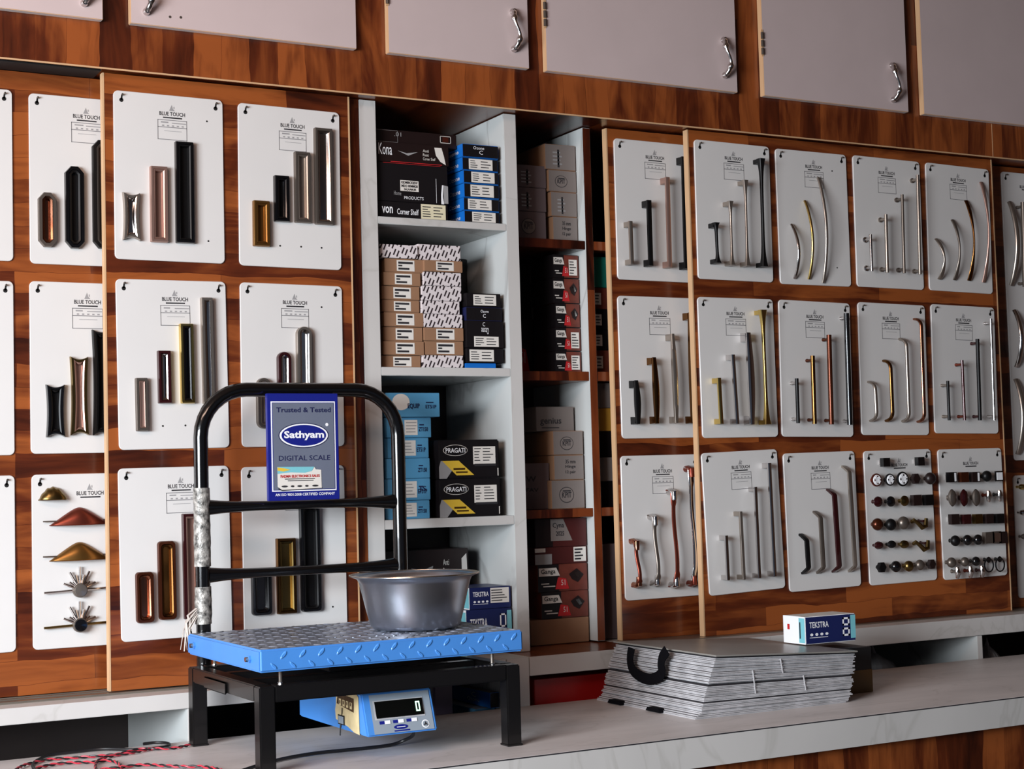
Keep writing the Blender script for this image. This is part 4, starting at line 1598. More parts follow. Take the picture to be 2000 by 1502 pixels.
YC = .118
zz = Z_(2.069)
for i, (xa, xb, yt, yb, k, dsc) in enumerate(((465, 838, 1110, 1335, 1, 'grey carton with three printed lines, lowest'), (445, 850, 862, 1105, 2, 'grey carton with printed side, second from below'),
                                              (420, 815, 640, 862, 0, 'grey carton with an oval emblem, third from below'), (385, 785, 380, 635, 2, 'small grey carton, topmost'))):
    x0, x1, _, zt = P5(xa, yt, xb, yb, YC)
    carton('hinge_carton', dsc + ', right stack, narrow top compartment', 'grey hinge cartons', x0, min(x1, X_(2.183)), zz, zt, YC, .17, {'all': 'carton_grey', 'L': 'carton_brown'}, d_kp(k))
    zz = zt
zz = Z_(2.069)
for i, (yt, yb, k, dsc) in enumerate(((1050, 1305, 0, 'mauve grey carton with an oval emblem, lowest'), (808, 1050, 2, 'mauve grey carton with faint purple print, middle'), (580, 808, 2, 'mauve grey carton, topmost'))):
    x0, x1, _, zt = P5(130, yt, 405, yb, YC)
    carton('hinge_carton', dsc + ', left stack, narrow top compartment', 'grey hinge cartons', X_(1.992), x1, zz, zt, YC + .004, .17, {'all': 'carton_mauve'}, d_kp(k))
    zz = zt


def d_ganga(st=False):
    def f(F, L, FS):
        F.rect(0, 0, .42, 1, 'box_black')
        F.poly([(.02, .58), (.44, .58), (.37, .88), (.02, .88)], 'sticker', 2)
        F.text('Ganga', .06, .62, .35, .84, 'print_black', 3, .015)
        F.rect(.06, .28, .22, .32, 'sticker', 2)
        F.rect(.1, .18, .34, .22, 'sticker', 2)
        F.poly([(.34, .08), (.62, .08), (.56, .46), (.40, .52)], 'print_red', 2)
        F.poly([(.62, .62), (.78, .82), (.92, .58), (.80, .3), (.68, .42)], 'box_brown_black', 2)
        F.poly([(.72, .66), (.8, .7), (.86, .5), (.80, .46)], 'chrome', 3)
        F.text('51', .46, .22, .54, .42, 'sticker', 3)
        if st:
            FS.rect(.60, .12, .92, .80, 'sticker', 4)
            FS.lines(.63, .16, .9, .76, 5, 'ink', 5, fill=.35)
    return f


zz = Z_(1.724)
hs = [1335, 1130, 900, 665, 420, 190]
for i in range(5):
    a = (1000 + 400 * .2, 460 + hs[i + 1] * .2)
    b_ = (1000 + (745 + 4 * (5 - i)) * .2, 460 + hs[i] * .2)
    x0, x1, _, zt = px2(a[0] + (5 if i in (0, 1, 2) else 0), a[1], b_[0], b_[1], YC)
    zt = min(zt, Z_(2.04))
    carton('tap_box', 'dark red Ganga box, %s of the five stacked under the dark shelf' % ('lowest', 'second from below', 'middle', 'second from the top', 'topmost')[i], 'red and black Ganga boxes',
           x0, min(x1, X_(2.182)), zz, zt, YC, .12, {'all': 'box_ganga', 'L': 'box_black'}, d_ganga(i in (0, 1, 4)))
    zz = zt
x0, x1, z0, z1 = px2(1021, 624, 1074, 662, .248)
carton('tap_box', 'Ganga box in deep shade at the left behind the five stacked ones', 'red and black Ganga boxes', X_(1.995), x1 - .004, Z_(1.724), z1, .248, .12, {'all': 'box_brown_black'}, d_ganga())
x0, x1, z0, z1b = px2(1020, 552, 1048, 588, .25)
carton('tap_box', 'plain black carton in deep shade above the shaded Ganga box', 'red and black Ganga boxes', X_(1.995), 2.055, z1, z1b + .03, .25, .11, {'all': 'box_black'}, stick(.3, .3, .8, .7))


def q6(x, y):
    return 1000 + x * .2, 740 + y * .2


def P6(x0, yt, x1, yb, Y=YC):
    a, b_ = q6(x0, yt), q6(x1, yb)
    return px2(a[0], a[1], b_[0], b_[1], Y)


zz = Z_(1.368)
for i, (xa, xb, yt, yb, k, dsc) in enumerate(((385, 780, 985, 1250, 0, 'grey carton with emblem and text, lowest'), (410, 786, 742, 985, 1, 'grey carton with three text lines, second'), (400, 778, 505, 742, 0, 'pale grey carton with an oval emblem, third'))):
    x0, x1, _, zt = P6(xa, yt, xb, yb)
    carton('hinge_carton', dsc + ' from below under the genius carton', 'grey hinge cartons', x0, min(x1, X_(2.180)), zz, zt, YC, .16, {'all': 'carton_grey', 'L': 'carton_brown'}, d_kp(k))
    zz = zt


def d_gen(F, L, FS):
    F.text('genius', .10, .22, .66, .55, 'ink', 1, .015)
    F.rect(.14, .12, .6, .16, 'ink')


x0, x1, _, zt = P6(235, 270, 605, 500, YC + .04)
carton('genius_carton', 'grey carton lettered genius, topmost in the narrow third compartment', 'grey hinge cartons', x0, x1, zz, zt, YC + .04, .15, {'all': 'carton_grey'}, d_gen)
x0, x1, _, zt = P6(170, 820, 368, 1270, YC + .02)


def d_w(F, L, FS):
    F.text('W', .2, .6, .55, .72, 'ink', 1, .02)
    F.text('FAV', .2, .38, .62, .46, 'ink', 1, .02)


carton('upright_carton', 'upright mauve grey carton standing left of the grey carton stack', 'grey hinge cartons', X_(1.998), x1, Z_(1.368), zt, YC + .02, .14, {'all': 'carton_mauve'}, d_w)


def q7(x, y):
    return 1000 + x * .2795, 980 + y * .2795


def P7(x0, yt, x1, yb, Y=YC):
    a, b_ = q7(x0, yt), q7(x1, yb)
    return px2(a[0], a[1], b_[0], b_[1], Y)


zz = 1.017
for i, (xa, xb, yt, yb) in enumerate(((130, 625, 812, 1015), (205, 606, 622, 812), (180, 598, 432, 622), (160, 582, 312, 432), (160, 580, 110, 312))):
    x0, x1, _, zt = P7(xa, yt, xb, yb)
    x0, x1 = max(x0, X_(1.991)), min(x1, X_(2.181))
    if i == 0:
        carton('cardboard_carton', 'plain brown carton under the two Ganga boxes near the catalogue', 'boxes in the narrow bottom compartment', x0, x1, zz, zt, YC, .2, {'all': 'carton_brown'})
    elif i < 3:
        carton('tap_box', 'red and black Ganga box, %s of the two above the brown carton' % ('', 'lower', 'upper')[i], 'red and black Ganga boxes', x0, x1, zz, zt, YC, .14, {'all': 'box_ganga'}, d_ganga())
    elif i == 3:
        def d3(F, L, FS):
            FS.rect(.74, .1, .98, .95, 'sticker')
            FS.lines(.76, .15, .96, .9, 4, 'ink', fill=.5)
            FS.rect(.0, .72, .2, .95, 'sticker')
            F.rect(0, .0, .32, .6, 'ink_grey')
        carton('tap_box', 'dark carton with two white stickers above the Ganga boxes', 'boxes in the narrow bottom compartment', x0, x1, zz, zt, YC, .14, {'all': 'box_maroon'}, d3)
    else:
        def d4(F, L, FS):
            F.rect(.34, 0, 1, 1, 'box_maroon')
            F.poly([(.30, .2), (.72, .2), (.55, .98), (.30, .98)], 'carton_grey', 2)
            F.text('Cyna', .34, .62, .56, .85, 'ink', 3, .015)
            F.text('2025', .40, .38, .56, .55, 'ink', 3, .02)
        carton('tap_box', 'dark maroon box with a slanted grey label under the lowest dark shelf', 'boxes in the narrow bottom compartment', x0, x1, zz, min(zt, Z_(1.344)), YC, .14, {'all': 'box_brown_black'}, d4)
    zz = zt
# sliver of the third column seen between upright and door
col3 = [(2.0, 2.045, 'x'), ]
specs = [(505, 558, 'print_green', 'teal green carton', 'a'), (562, 600, 'box_ganga', 'red black Ganga carton', 'g'), (604, 640, 'box_black', 'black carton with pale print', 's'),
         (644, 680, 'box_black', 'black carton', 's'), (684, 728, 'box_ganga', 'dark Ganga carton', 's')]
zz = Z_(1.724)
for i, (yt, yb, mt, dsc, k) in enumerate(reversed(specs)):
    zt = W(1180, yt - (0 if i < 4 else 3), .13).z
    carton('side_carton', '%s, %s in the slit beside the recessed right door' % (dsc, ('lowest', 'second from below', 'middle', 'second from the top', 'topmost')[i]), 'cartons in the slit beside the door',
           2.236, 2.40, zz, zt, .13, .15, {'all': mt}, stick(.02, .2, .25, .75) if k != 'a' else None)
    zz = zt
zz = Z_(1.368)
for i, (yt, mt, dsc) in enumerate(((940, 'box_black', 'black carton, lowest'), (893, 'carton_grey', 'grey white carton, second from below'), (842, 'box_black', 'black carton, middle'), (797, 'box_ochre', 'ochre yellow carton, second from the top'), (748, 'carton_grey', 'pale grey carton, topmost'))):
    zt = W(1180, yt, .13).z
    carton('side_carton', dsc + ' in the lower slit beside the recessed right door', 'cartons in the slit beside the door', 2.236, 2.40, zz, zt, .13, .15, {'all': mt})
    zz = zt
carton('side_carton', 'grey carton low in the slit beside the recessed right door', 'cartons in the slit beside the door', 2.236, 2.40, 1.017, 1.27, .13, .15, {'all': 'carton_mauve'})

# ------------------------------------------------------------------ things in the low niches
NF = .701
x0 = 1.93
carton('red_box', 'large red box in the low niche left of the catalogue', None, 1.935, 2.24, NF, .955, -.055, .25, {'all': 'box_red'}, None)


def d_oz(F, L, FS):
    L.text('Ozone', .60, .25, .82, .5, 'print_white')
    L.text('C', .68, .55, .76, .85, 'print_white')


xq_ = W(957, 1375, -.05).x
zq0, zq1 = W(957, 1384, -.05).z, W(957, 1353, -.05).z
carton('hinge_box', 'blue and black box in the niche right of the scale indicator, upper one', 'blue boxes in the niche', xq_, 1.839, zq0, zq1, -.05, .30, {'all': 'box_black', 'L': 'box_blue', 'U': 'carton_grey'}, d_oz)
carton('hinge_box', 'blue box with white edge below the other blue box in the niche', 'blue boxes in the niche', xq_ - .03, 1.838, NF, zq0 - .001, -.03, .28, {'all': 'box_light_blue', 'U': 'sticker'})
carton('dark_parcel', 'dark purple grey parcel in the niche behind the scale indicator', None, W(850, 1370, -.04).x, W(884, 1370, -.04).x, NF, .960, -.04, .2, {'all': 'parcel_purple'}, cat='parcel')
carton('leaning_sheet', 'greenish grey carton in the niche right of the catalogue', None, 2.86, 3.02, NF, .95, .0, .06, {'all': 'carton_grey'}, rz=.2)


def bag(label, cx, cy, cz, sx, sy, sz, mat='plastic_bag', seed=1):
    rnd = random.Random(seed)
    m = MB()
    n, q = 22, 12
    V, F = [], []
    for j in range(q + 1):
        v = PI * j / q
        for i in range(n):
            a = 2 * PI * i / n
            k = 1 + .16 * math.sin(a * 3 + j * .8) + rnd.uniform(-.09, .09)
            neck = 1 if j > 3 else (.35 + .2 * j)
            V.append((cx + sx * math.sin(v) * math.cos(a) * k * neck, cy + sy * math.sin(v) * math.sin(a) * k * neck, cz + sz * math.cos(v) * (1.0 if j else 1.2)))
    for j in range(q):
        for i in range(n):
            F.append((j * n + i, j * n + (i + 1) % n, (j + 1) * n + (i + 1) % n, (j + 1) * n + i))
    m.add(V, F, mat)
    tag(m.build('plastic_bag', None, smooth=20), label, 'bag')


bag('crumpled clear plastic bag in the low niche right of the catalogue', 3.13, .08, .815, .07, .09, .11, seed=3)
bag('small tied plastic bag in the dark niche at the right picture border', 3.50, .0, .815, .045, .045, .11, seed=5)

# ================================================================== COUNTER
ct = thing('counter', 'long shop counter with grey laminate top and wooden front in the foreground', 'counter', (0, -.4, 0))
CF = -.321
m = MB()
m.box(-1.2, 5.2, CF + .001, .306, .835, .9, 'counter_laminate')
m.build('worktop', ct, bevel=.0015)
m = MB()
m.box(-1.2, 5.2, CF - .001, CF + .001, .8345, .8975, 'white_laminate')
m.build('edge_band', ct)['label'] = 'white marbled edge band of the worktop'
MB().box(-1.2, 5.2, CF - .0014, CF + .0005, .8978, .8999, 'sheet_dark').build('edge_joint', ct)['label'] = 'dark joint line along the front edge'
m = MB()
m.box(-1.2, 5.2, CF + .03, CF + .05, .0, .835, 'wood_upright')
m.box(-1.2, 5.2, .285, .3, .0, .835, 'wood_dark')
for x in (-1.15, 1.9, 5.1):
    m.box(x, x + .02, CF + .05, .285, .0, .835, 'wood_dark')
m.build('front_panel', ct, smooth=0)

# ================================================================== PLATFORM SCALE
sc = thing('platform_scale', 'blue tread plate platform scale with black frame and tube handle on the counter', 'scale', (1.036, -.596, .9005))
O = Vector((1.036, -.596, .9))
LW, DP, TB = .564, .449, .032
TH = .166


def sbox(name, x0, x1, y0, y1, z0, z1, mat='frame_black', bevel=.0025, parent=None, label=None):
    o = MB().box(x0, x1, y0, y1, z0, z1, mat).build(name, parent or sc, bevel=bevel)
    if label:
        o['label'] = label
    return o


for x in (0, LW - TB):
    for y in (0, DP - TB):
        lg = sbox('leg', x, x + TB, y, y + TB, .002, TH - .001)
        MB().box(x - .0015, x + TB + .0015, y - .0015, y + TB + .0015, 0, .004, 'frame_black').build('rubber_foot', lg, bevel=.001)
sbox('frame_rail', TB, LW - TB, 0, TB, TH - TB, TH)
sbox('frame_rail', TB, LW - TB, DP - TB, DP, TH - TB, TH)
sbox('frame_rail', 0.0005, TB - .0005, TB, DP - TB, TH - TB, TH)
sbox('frame_rail', LW - TB + .0005, LW - .0005, TB, DP - TB, TH - TB, TH)
sbox('cross_rail', TB, LW - TB, .14, .165, TH - .027, TH - .002)
sbox('cross_rail', TB, LW - TB, .285, .31, TH - .027, TH - .002)
sbox('bracket', -.004, .0, .19, .33, TH - .034, TH - .010, label='small steel bracket welded to the left rail')
# load cell posts
for x, y in ((.05, .02), (.51, .02), (.05, .42), (.51, .42)):
    m = MB()
    m.tube([(x, y, TH - .002), (x, y, TH + .028)], .0035, 'satin_nickel', 10)
    m.lathe([(0, 0), (.0055, 0), (.0055, .005), (0, .006)], x, y, TH - .001, 'chrome', 10, axis='z')
    m.build('levelling_bolt', sc)
m = MB().box(.2, .36, .14, .31, TH, TH + .02, 'frame_black')
m.build('load_cell', sc, bevel=.002)
# platform plate
PX0, PX1, PY0, PY1, PZ0, PZ1 = 0, .57, -.005, .449, .192, .2355
m = MB()
m.box(PX0, PX1, PY0, PY1, PZ0, PZ1, 'scale_blue', {'U': 'tread_grey', 'D': 'frame_black'})
pl = m.build('platform', sc, bevel=.004, seg=3)


def lug(mb, cx, cy, cz, L, w, h, ang, face, mat):
    n = 10
    R = []
    for k in range(n):
        a = 2 * PI * k / n
        u, v = L * math.cos(a), w * math.sin(a)
        R.append((u * math.cos(ang) - v * math.sin(ang), u * math.sin(ang) + v * math.cos(ang)))
    def pt(u, v, hh):
        return (cx + u, cy + v, cz + hh) if face == 'top' else (cx + u, cy - hh, cz + v)
    mb.loft([[pt(u, v, 0) for u, v in R], [pt(u * .72, v * .6, h) for u, v in R]], mat, False, True)


m = MB()
for j in range(16):
    for i in range(21):
        x, y = .016 + i * .027, PY0 + .016 + j * .028
        if x < PX1 - .012 and y < PY1 - .01:
            lug(m, x, y, PZ1 - .0002, .0105, .0034, .0016, math.radians(45 if (i + j) % 2 else -45), 'top', 'tread_grey')
m.build('tread_pattern', pl)
m = MB()
for i in range(14):
    lug(m, .048 + i * .0385, PY0, PZ0 + .031, .0105, .0036, .0016, math.radians(52), 'front', 'scale_blue')
    lug(m, .028 + i * .0385, PY0, PZ0 + .011, .0095, .0032, .0016, math.radians(-48), 'front', 'scale_blue')
m.build('tread_pattern', pl)
m = MB()
for y in (.05, .40):
    m.tube([(PX0, y, PZ0 + .022), (PX0 - .004, y, PZ0 + .022)], .0075, 'scale_blue', 6)
    m.tube([(PX0 - .004, y, PZ0 + .022), (PX0 - .010, y, PZ0 + .022)], .0048, 'steel_edge', 10)
m.build('bolt', pl)['label'] = 'steel bolts on the left side'
# handle arch
AXL, AXR, AY, ATOP, AR = 1.079 - O.x, 1.551 - O.x, -.125 - O.y, 1.661 - O.z, .105
P = [(AXL, AY, .14)]
P += [(AXL, AY, z) for z in (.3, .45, .58)]
for k in range(9):
    a = PI - PI / 2 * k / 8
    P.append((AXL + AR + AR * math.cos(a), AY, ATOP - AR + AR * math.sin(a)))
for k in range(9):
    a = PI / 2 - PI / 2 * k / 8
    P.append((AXR - AR + AR * math.cos(a), AY, ATOP - AR + AR * math.sin(a)))
P += [(AXR, AY, z) for z in (.58, .45, .3, .14)]
ar = MB().tube(P, .0162, 'tube_black', 18).build('handle_arch', sc, smooth=60)
for zc in (1.403 - O.z, 1.256 - O.z):
    xs = [AXL + .012 + (AXR - AXL - .024) * k / 16 for k in range(17)]
    fl = [.62 + .5 * (abs(k / 8 - 1) ** 3) for k in range(17)]
    rr = [.0145 - .001 * abs(k / 8 - 1) for k in range(17)]
    MB().tube([(x, AY, zc) for x in xs], rr, 'tube_black', 16, flat=[1 - (.25 - .55 * abs(k / 8 - 1) ** 4) for k in range(17)]).build('crossbar', sc, smooth=60)
# tape round the left tube
tp = MB()
z = 1.446 - O.z
tp.tube([(AXL, AY, z0_) for z0_ in [z - .01 * k for k in range(18)]], [.0175 + random.uniform(-.0006, .0014) for _ in range(18)], 'silver_tape', 20)
t2 = MB()
z = 1.232 - O.z
t2.tube([(AXL, AY, z - .01 * k) for k in range(9)], [.0172 + random.uniform(-.0004, .0018) for _ in range(9)], 'silver_tape', 20)
t2.build('tape_wrap', sc, smooth=30)['label'] = 'lower tape wrap just above the platform'
tt = tp.build('tape_wrap', sc, smooth=30)
tt['label'] = 'worn silver tape wound round the left tube'
fr = MB()
random.seed(11)
for k in range(16):
    a = Vector((AXL - .016, AY - .004, .268 + random.uniform(0, .03)))
    e = a + Vector((-random.uniform(.012, .034), random.uniform(-.015, .01), -random.uniform(.035, .085)))
    mid = (a + e) / 2 + Vector((-.012 + random.uniform(-.004, .004), 0, .008))
    fr.tube([a, mid, e], [.0052, .0046, .0026], 'frayed_tape', 6, flat=.3)
fr.build('frayed_end', tt)['label'] = 'frayed whitish tape ends hanging from the tube'
# sign
SX0, SX1, SZ0, SZ1 = 1.2215 - O.x, 1.3895 - O.x, 1.413 - O.z, 1.651 - O.z
SY = -.157 - O.y
sg = MB().box(SX0, SX1, SY, SY + .013, SZ0, SZ1, 'sign_blue').build('sign_plate', sc, bevel=.001)
sg['label'] = 'blue and grey sign lettered Sathyam DIGITAL SCALE'
m = MB()
F = Face(m, (SX0, SY, SZ0), (SX1 - SX0, 0, 0), (0, 0, SZ1 - SZ0), (0, -1, 0), .0004)
F.rect(.045, .085, .955, .925, 'print_white')
F.rect(.062, .096, .938, .914, 'sign_blue', 2)
F.rect(.07, .101, .93, .909, 'sign_grey', 3)
F.text('Trusted & Tested', .12, .822, .89, .868, 'print_navy', 4, .02)
F.ell(.5, .605, .355, .118, 'print_navy', 4, 40)
F.ell(.5, .605, .342, .110, 'print_white', 5, 40)
F.ell(.5, .605, .315, .098, 'sign_blue', 6, 40)
F.text('Sathyam', .22, .560, .785, .648, 'print_white', 7, .032)
F.ell(.83, .705, .022, .016, 'print_white', 5, 16)
F.text('DIGITAL SCALE', .145, .370, .87, .418, 'print_navy', 4, .008)
F.text('AN ISO 9001:2008 CERTIFIED COMPANY', .09, .042, .93, .068, 'print_white', 1, .014)
F.poly([(.13, .105), (.18, .09), (.75, .105), (.75, .115), (.13, .115)], 'sheet_dark', 4)
F.poly([(.12, .13), (.18, .10), (.74, .11), (.735, .28), (.66, .285), (.64, .31), (.12, .315)], 'sticker', 5)
F.poly([(.12, .25), (.3, .262), (.5, .255), (.6, .27), (.64, .31), (.12, .315)], 'print_teal', 6)
F.poly([(.12, .28), (.2, .27), (.3, .285), (.22, .3), (.12, .31)], 'print_yellow', 7)
F.text('PADMA ELECTRONICS SALES', .16, .212, .71, .238, 'print_red', 7, .03)
F.rect(.22, .196, .64, .203, 'ink', 7)
F.rect(.26, .18, .62, .187, 'ink', 7)
for u, w_ in ((.17, .09), (.3, .05), (.39, .07), (.5, .05), (.6, .09)):
    F.ell(u + w_ / 2, .132, w_ / 2, .009, 'ink', 7, 12)
m.build('sign_print', sg, smooth=0)
# indicator
IX0, IX1 = 1.263 - O.x, 1.417 - O.x
IY, ID = .046, .34
IZ0, IZ1 = .047, .129
sl = .030
m = MB()
m.hexa([(IX0, IY - sl, IZ0), (IX1, IY - sl, IZ0), (IX1, IY + ID, IZ0), (IX0, IY + ID, IZ0),
        (IX0, IY, IZ1), (IX1, IY, IZ1), (IX1, IY + ID, IZ1), (IX0, IY + ID, IZ1)], 'scale_blue')
ind = m.build('indicator_housing', sc, bevel=.003)
ind['label'] = 'blue digital indicator hanging under the frame'
nn = Vector((0, -(IZ1 - IZ0), sl)).normalized()
m = MB()
F = Face(m, (IX0, IY - sl, IZ0), (IX1 - IX0, 0, 0), (0, sl, IZ1 - IZ0), nn, .0006)
F.poly([F_ for F_ in ((.10, .04), (.95, .04), (.95, .94), (.10, .94))], 'panel_grey', 2)
F.rect(.135, .36, .845, .80, 'sheet_grey', 3)
for k in range(3):
    u = .19 + .19 * k
    F.rect(u, .255, u + .085, .325, 'sign_blue', 3)
    F.rect(u + .07, .25, u + .15, .33, 'print_white', 4)
F.ell(.48, .16, .10, .055, 'sign_blue', 3)
F.rect(.42, .15, .54, .165, 'print_white', 4)
F.rect(.38, .06, .60, .09, 'sign_blue', 3)
F.ell(.83, .17, .055, .095, 'print_white', 3)
F.ell(.83, .17, .04, .07, 'panel_grey', 4)
F.poly([(.83, .225), (.845, .17), (.87, .13), (.83, .15), (.79, .13), (.815, .17)], 'ink', 5)
m.build('keypad', ind, smooth=0)
m = MB()
F = Face(m, (IX0, IY - sl, IZ0), (IX1 - IX0, 0, 0), (0, sl, IZ1 - IZ0), nn, .0006)
F.rect(.155, .39, .83, .775, 'screen', 6)
ds = m.build('display', ind, smooth=0)
m = MB()
F = Face(m, (IX0, IY - sl, IZ0), (IX1 - IX0, 0, 0), (0, sl, IZ1 - IZ0), nn, .0006)
F.frame(.725, .47, .785, .70, .017, 'digit', 8)
m.build('digit', ds, smooth=0)['label'] = 'glowing green white digit 0'
m = MB()
F = Face(m, (IX0, IY + ID, IZ0), (0, -ID, 0), (0, 0, IZ1 - IZ0), (-1, 0, 0), .0006)
F.poly([(.62, .22), (.80, .12), (.90, .02), (.98, .0), (.97, .9), (.93, 1.0), (.63, 1.0), (.625, .6), (.61, .45)], 'masking_tape', 2)
F.poly([(.64, .62), (.90, .50), (.905, .84), (.66, .90)], 'burnt_terminal', 3)
for k in range(4):
    F.rect(.68 + .055 * k, .60 - .01 * k, .715 + .055 * k, .76 - .01 * k, 'masking_tape', 4)
    F.rect(.69 + .055 * k, .64, .705 + .055 * k, .72, 'burnt_terminal', 5)
F.rect(.66, .12, .76, .36, 'frame_black', 4)
F.rect(.67, .15, .75, .33, 'panel_grey', 5)
m.tube([(IX0 - .002, IY + ID * .30, IZ0 + .012), (IX0 - .004, IY + ID * .30, IZ0 - .012)], .0014, 'wire_black', 6)
m.tube([(IX0 - .002, IY + ID * .28, IZ0 + .03), (IX0 - .004, IY + ID * .26, IZ0 + .045)], .001, 'wire_black', 6)
m.build('repair_patch', ind, smooth=0)['label'] = 'yellowed tape patch over a burnt terminal'
sbox('indicator_bracket', IX0 - .05, IX0 - .001, IY + ID - .006, IY + ID, .085, .135, label='black bracket beside the indicator')
# cable from the indicator over the counter
pts = [Vector((IX1 - .03, IY + .02, IZ0 + .002)) + O]
for x, y in ((806, 1439), (790, 1447), (765, 1455), (720, 1461), (670, 1466), (620, 1471), (570, 1479), (530, 1488), (490, 1500), (455, 1512)):
    pts.append(G(x, y, .9042))
pts[1].z = .925
pts[1] = G(806, 1437, .925)
pts[2] = G(790, 1446, .912)
pts = [p - O for p in pts]


def smooth_path(pts, n=6):
    out = []
    for i in range(len(pts) - 1):
        p0, p1, p2, p3 = pts[max(0, i - 1)], pts[i], pts[i + 1], pts[min(len(pts) - 1, i + 2)]
        for k in range(n):
            t = k / n
            out.append(.5 * ((2 * p1) + (-p0 + p2) * t + (2 * p0 - 5 * p1 + 4 * p2 - p3) * t * t + (-p0 + 3 * p1 - 3 * p2 + p3) * t ** 3))
    out.append(pts[-1])
    return out


MB().tube(smooth_path(pts), .0036, 'wire_black', 8).build('cable', sc)['label'] = 'thick black cable running from the indicator over the counter'

# ------------------------------------------------------------------ steel bowl on the platform
bz = .9005 + PZ1 + .0024
fp = G(812, 1234, bz)
vd = Vector((fp.x - CAM.x, fp.y - CAM.y, 0)).normalized()
bc_ = fp + vd * .094
bowl = thing('steel_bowl', 'wide steel bowl with flared rim standing on the blue scale platform', 'bowl', (bc_.x, bc_.y, bz))
prof = [(0, .0), (.080, .0), (.090, .002), (.096, .010), (.104, .040), (.111, .070), (.118, .098), (.122, .106), (.1365, .112), (.1385, .1125), (.1385, .1145), (.135, .1145),
        (.120, .109), (.115, .098), (.108, .070), (.101, .040), (.093, .012), (.086, .004), (0, .003)]
m = MB()
m.lathe(prof, 0, 0, 0, 'steel', 64, axis='z')
m.build('bowl_body', bowl, smooth=50)
m = MB()
m.tube([(.1375 * math.cos(2 * PI * k / 64), .1375 * math.sin(2 * PI * k / 64), .1142) for k in range(64)], .0016, 'steel_edge', 8, True)
m.build('rolled_rim', bowl)['label'] = 'bright rolled rim'

# ------------------------------------------------------------------ sample catalogue
cg = thing('sample_catalogue', 'thick grey laminate sample catalogue with a black strap lying on the counter', 'catalogue', (2.085, -.54, .9))
N = 40
random.seed(5)
Wd, Dd = .43, .43


def slabq(mb, k, zl0, zl1, zr0, zr1, ins, sh, mat, over=0):
    # one sheet: left edge heights zl, right edge heights zr
    x0, x1 = 0 + ins + sh, Wd + .008 + sh * .42 - ins * .8
    y0, y1 = 0 + ins, Dd - .005
    mb.hexa([(x0, y0, zl0), (x1, y0, zr0), (x1, y1, zr0), (x0, y1, zl0), (x0, y0, zl1), (x1, y0, zr1), (x1, y1, zr1), (x0, y1, zl1)], mat)


secs = [(0, 11, .0), (11, 22, .0), (22, 40, .0)]
HL, HR = .136, .116
for si, (a, e, _) in enumerate(secs):
    m = MB()
    for k in range(a, e):
        zl0, zl1 = HL * k / N, HL * (k + (.70 if k % 3 else .88)) / N
        zr0, zr1 = HR * k / N, HR * (k + (.70 if k % 3 else .88)) / N
        ins = random.uniform(0, .006) + (.004 if k in (a, e - 1) else 0)
        sh = .050 * (k / N) ** 1.2 - (.016 * max(0, 4 - k) / 4)
        slabq(m, k, zl0, zl1, zr0, zr1, ins, sh, 'sheet_grey' if k not in (e - 1,) else 'sheet_dark')
        slabq(m, k, zl1, HL * (k + 1) / N, zr1, HR * (k + 1) / N, ins + .006, sh, 'sheet_dark')
    m.build('sheet_block', cg, smooth=0)
m = MB()
sh = .050
xr_ = Wd + .008 + sh * .42
m.hexa([(sh - .003, -.003, HL), (xr_, -.003, HR), (xr_, Dd, HR), (sh - .003, Dd, HL), (sh - .003, -.003, HL + .0035), (xr_, -.003, HR + .0035), (xr_, Dd, HR + .0035), (sh - .003, Dd, HL + .0035)], 'sheet_top')
m.build('cover', cg, bevel=.0008)['label'] = 'grey top cover'


m = MB()
for x, z0, z1 in ((.155, .045, .098), (.235, .085, .118), (.30, .04, .075)):
    m.hexa([(x, -.0012, z0), (x + .0018, -.0012, z0), (x + .0018, .001, z0), (x, .001, z0), (x - .006, -.0018, z1), (x - .0042, -.0018, z1), (x - .0042, .001, z1), (x - .006, .001, z1)], 'sheet_grey')
m.build('tape_strip', cg)['label'] = 'thin pale tape strips across the sheet edges'


def ribbon(mb, P, wdir, w, mat, th=.0016):
    P = [Vector(p) for p in P]
    wd_ = Vector(wdir).normalized() * w / 2
    loops = []
    for i, p in enumerate(P):
        t = (P[min(i + 1, len(P) - 1)] - P[max(0, i - 1)]).normalized()
        n_ = t.cross(wd_).normalized() * th
        if t.cross(wd_).length < 1e-6:
            n_ = Vector((-th, 0, 0))
        loops.append([p - wd_ + n_, p + wd_ + n_, p + wd_ - n_, p - wd_ - n_])
    mb.loft(loops, mat)


# strap hanging on the left face (x = 0 side), as a drooping loop
def strap_pt(px, py, X):
    d = ray(px, py)
    t = (X - CAM.x) / d.x
    return CAM + d * t - Vector((2.085, -.54, .9))


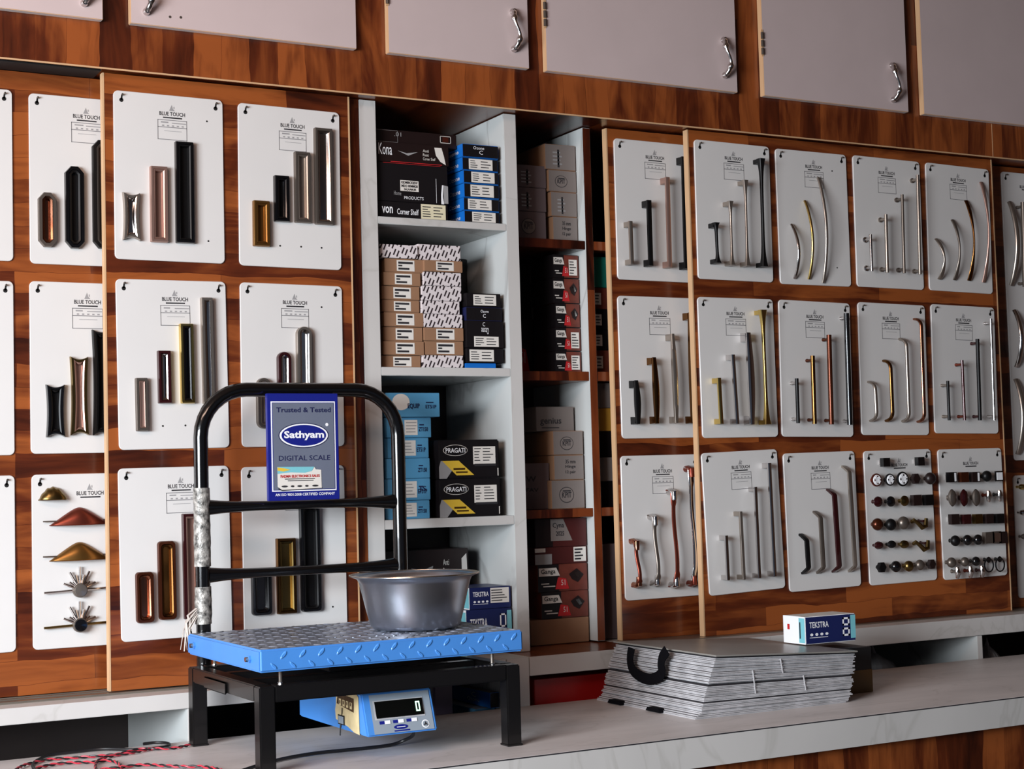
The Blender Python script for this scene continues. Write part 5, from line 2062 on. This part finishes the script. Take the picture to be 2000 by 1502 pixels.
q = lambda x, y: (1140 + x * .28, 1230 + y * .28)
XS = 2.085 + .022
cl = [(335, 128), (325, 180), (326, 235), (345, 285), (395, 325), (455, 345), (510, 335), (545, 300), (540, 250), (548, 195), (580, 145)]
P = smooth_path([strap_pt(*q(x, y), XS - .012 * math.sin(PI * i / 10)) for i, (x, y) in enumerate(cl)], 4)
m = MB()
loops = []
for i, p in enumerate(P):
    t = (P[min(i + 1, len(P) - 1)] - P[max(0, i - 1)])
    t = Vector((0, t.y, t.z)).normalized()
    s_ = Vector((0, -t.z, t.y)) * .0135
    n_ = Vector((.0012, 0, 0))
    loops.append([p - s_ - n_, p + s_ - n_, p + s_ + n_, p - s_ + n_])
m.loft(loops, 'strap_black')
m.build('strap', cg)['label'] = 'black webbing strap loop'
m = MB()
for x, y in ((220, 505), (490, 558)):
    p = strap_pt(*q(x, y), 2.07)
    m.hexa([(p.x - .004, p.y - .03, p.z - .004), (p.x + .012, p.y - .03, p.z - .004), (p.x + .012, p.y + .03, p.z - .004), (p.x - .004, p.y + .03, p.z - .004),
            (p.x - .004, p.y - .022, p.z + .005), (p.x + .012, p.y - .022, p.z + .005), (p.x + .012, p.y + .022, p.z + .005), (p.x - .004, p.y + .022, p.z + .005)], 'strap_black')
m.build('strap_end', cg)['label'] = 'black strap ends at the bottom sheets'

# boxes beside and on the catalogue
def d_blk(F, L, FS):
    F.rect(0, 0, 1, .5, 'dark_ochre')
    F.rect(0, .0, .3, .45, 'print_black', 2)


xr = G(1705, 1351, .9)
ztb = W(1704, 1262, xr.y).z
carton('dark_box', 'black and ochre box standing behind the catalogue on the counter', None, 2.572, xr.x, .9, min(ztb, 1.0225), xr.y, .2, {'all': 'print_black'}, d_blk)
p0 = G(1574, 1259, .9 + .1245)
zb = .9 + HL * .12 + HR * .88 + .004
ztk = W(1625, 1202, p0.y).z
t = carton('tap_box', 'white and navy TEKSTRA box lying on top of the catalogue', 'navy boxes', p0.x, p0.x + .158, 1.0235, 1.0915, p0.y, .085, {'all': 'box_navy', 'U': 'sticker', 'L': 'print_white'}, d_tek(False))

# ------------------------------------------------------------------ wires on the counter, lower left
def cpx(x, y, z=.9045):
    return G(x * .2, 1300 + y * .2, z)


def twisted(label, paths, r=.0017):
    t = thing('twisted_wire', label, 'wire', tuple(cpx(*paths[0][0])))
    o = t.location.copy()
    for ph, mt, nm in ((0, 'wire_red', 'red_strand'), (PI, 'wire_black', 'black_strand')):
        m = MB()
        for pth in paths:
            P = smooth_path([cpx(*p) for p in pth], 14)
            Q = []
            s = 0
            for i, p in enumerate(P):
                if i:
                    s += (p - P[i - 1]).length
                t_ = (P[min(i + 1, len(P) - 1)] - P[max(0, i - 1)]).normalized()
                sd = Vector((-t_.y, t_.x, 0)).normalized()
                a = s / .034 * 2 * PI + ph
                Q.append(p - o + sd * (math.cos(a) * r * 1.05) + Vector((0, 0, 1)) * (math.sin(a) * r * 1.05))
            m.tube(Q, r, mt, 6)
        m.build(nm, t)


twisted('red and black twisted wire looped on the counter at lower left', [
    [(1850, 775), (1700, 805), (1500, 812), (1350, 820), (1150, 865), (1000, 880), (750, 897), (500, 915), (340, 945), (220, 980), (150, 1040), (300, 1130), (520, 1150)],
    [(1500, 805), (1300, 850), (1130, 875), (1000, 905), (935, 960), (960, 1040), (1100, 1100)],
    [(360, 1000), (480, 972), (620, 952), (780, 945), (930, 940), (1060, 925), (1150, 950), (1190, 1000), (1150, 1080)]])
twisted('red and black twisted wire ending near the front leg of the scale', [
    [(980, 1012), (1150, 995), (1400, 968), (1600, 976), (1800, 986), (1950, 985), (2080, 1000), (2200, 1030)]])
P = smooth_path([cpx(x, y, .9042) for x, y in ((1400, 765), (1520, 752), (1620, 755), (1655, 775), (1560, 800), (1300, 820), (1000, 815), (700, 845), (500, 870), (400, 905), (335, 945), (320, 985), (360, 1040), (420, 1100))], 8)
tag(MB().tube(P, .0032, 'wire_black', 8).build('black_cable'), 'plain black cable looped among the twisted wires at lower left', 'cable')
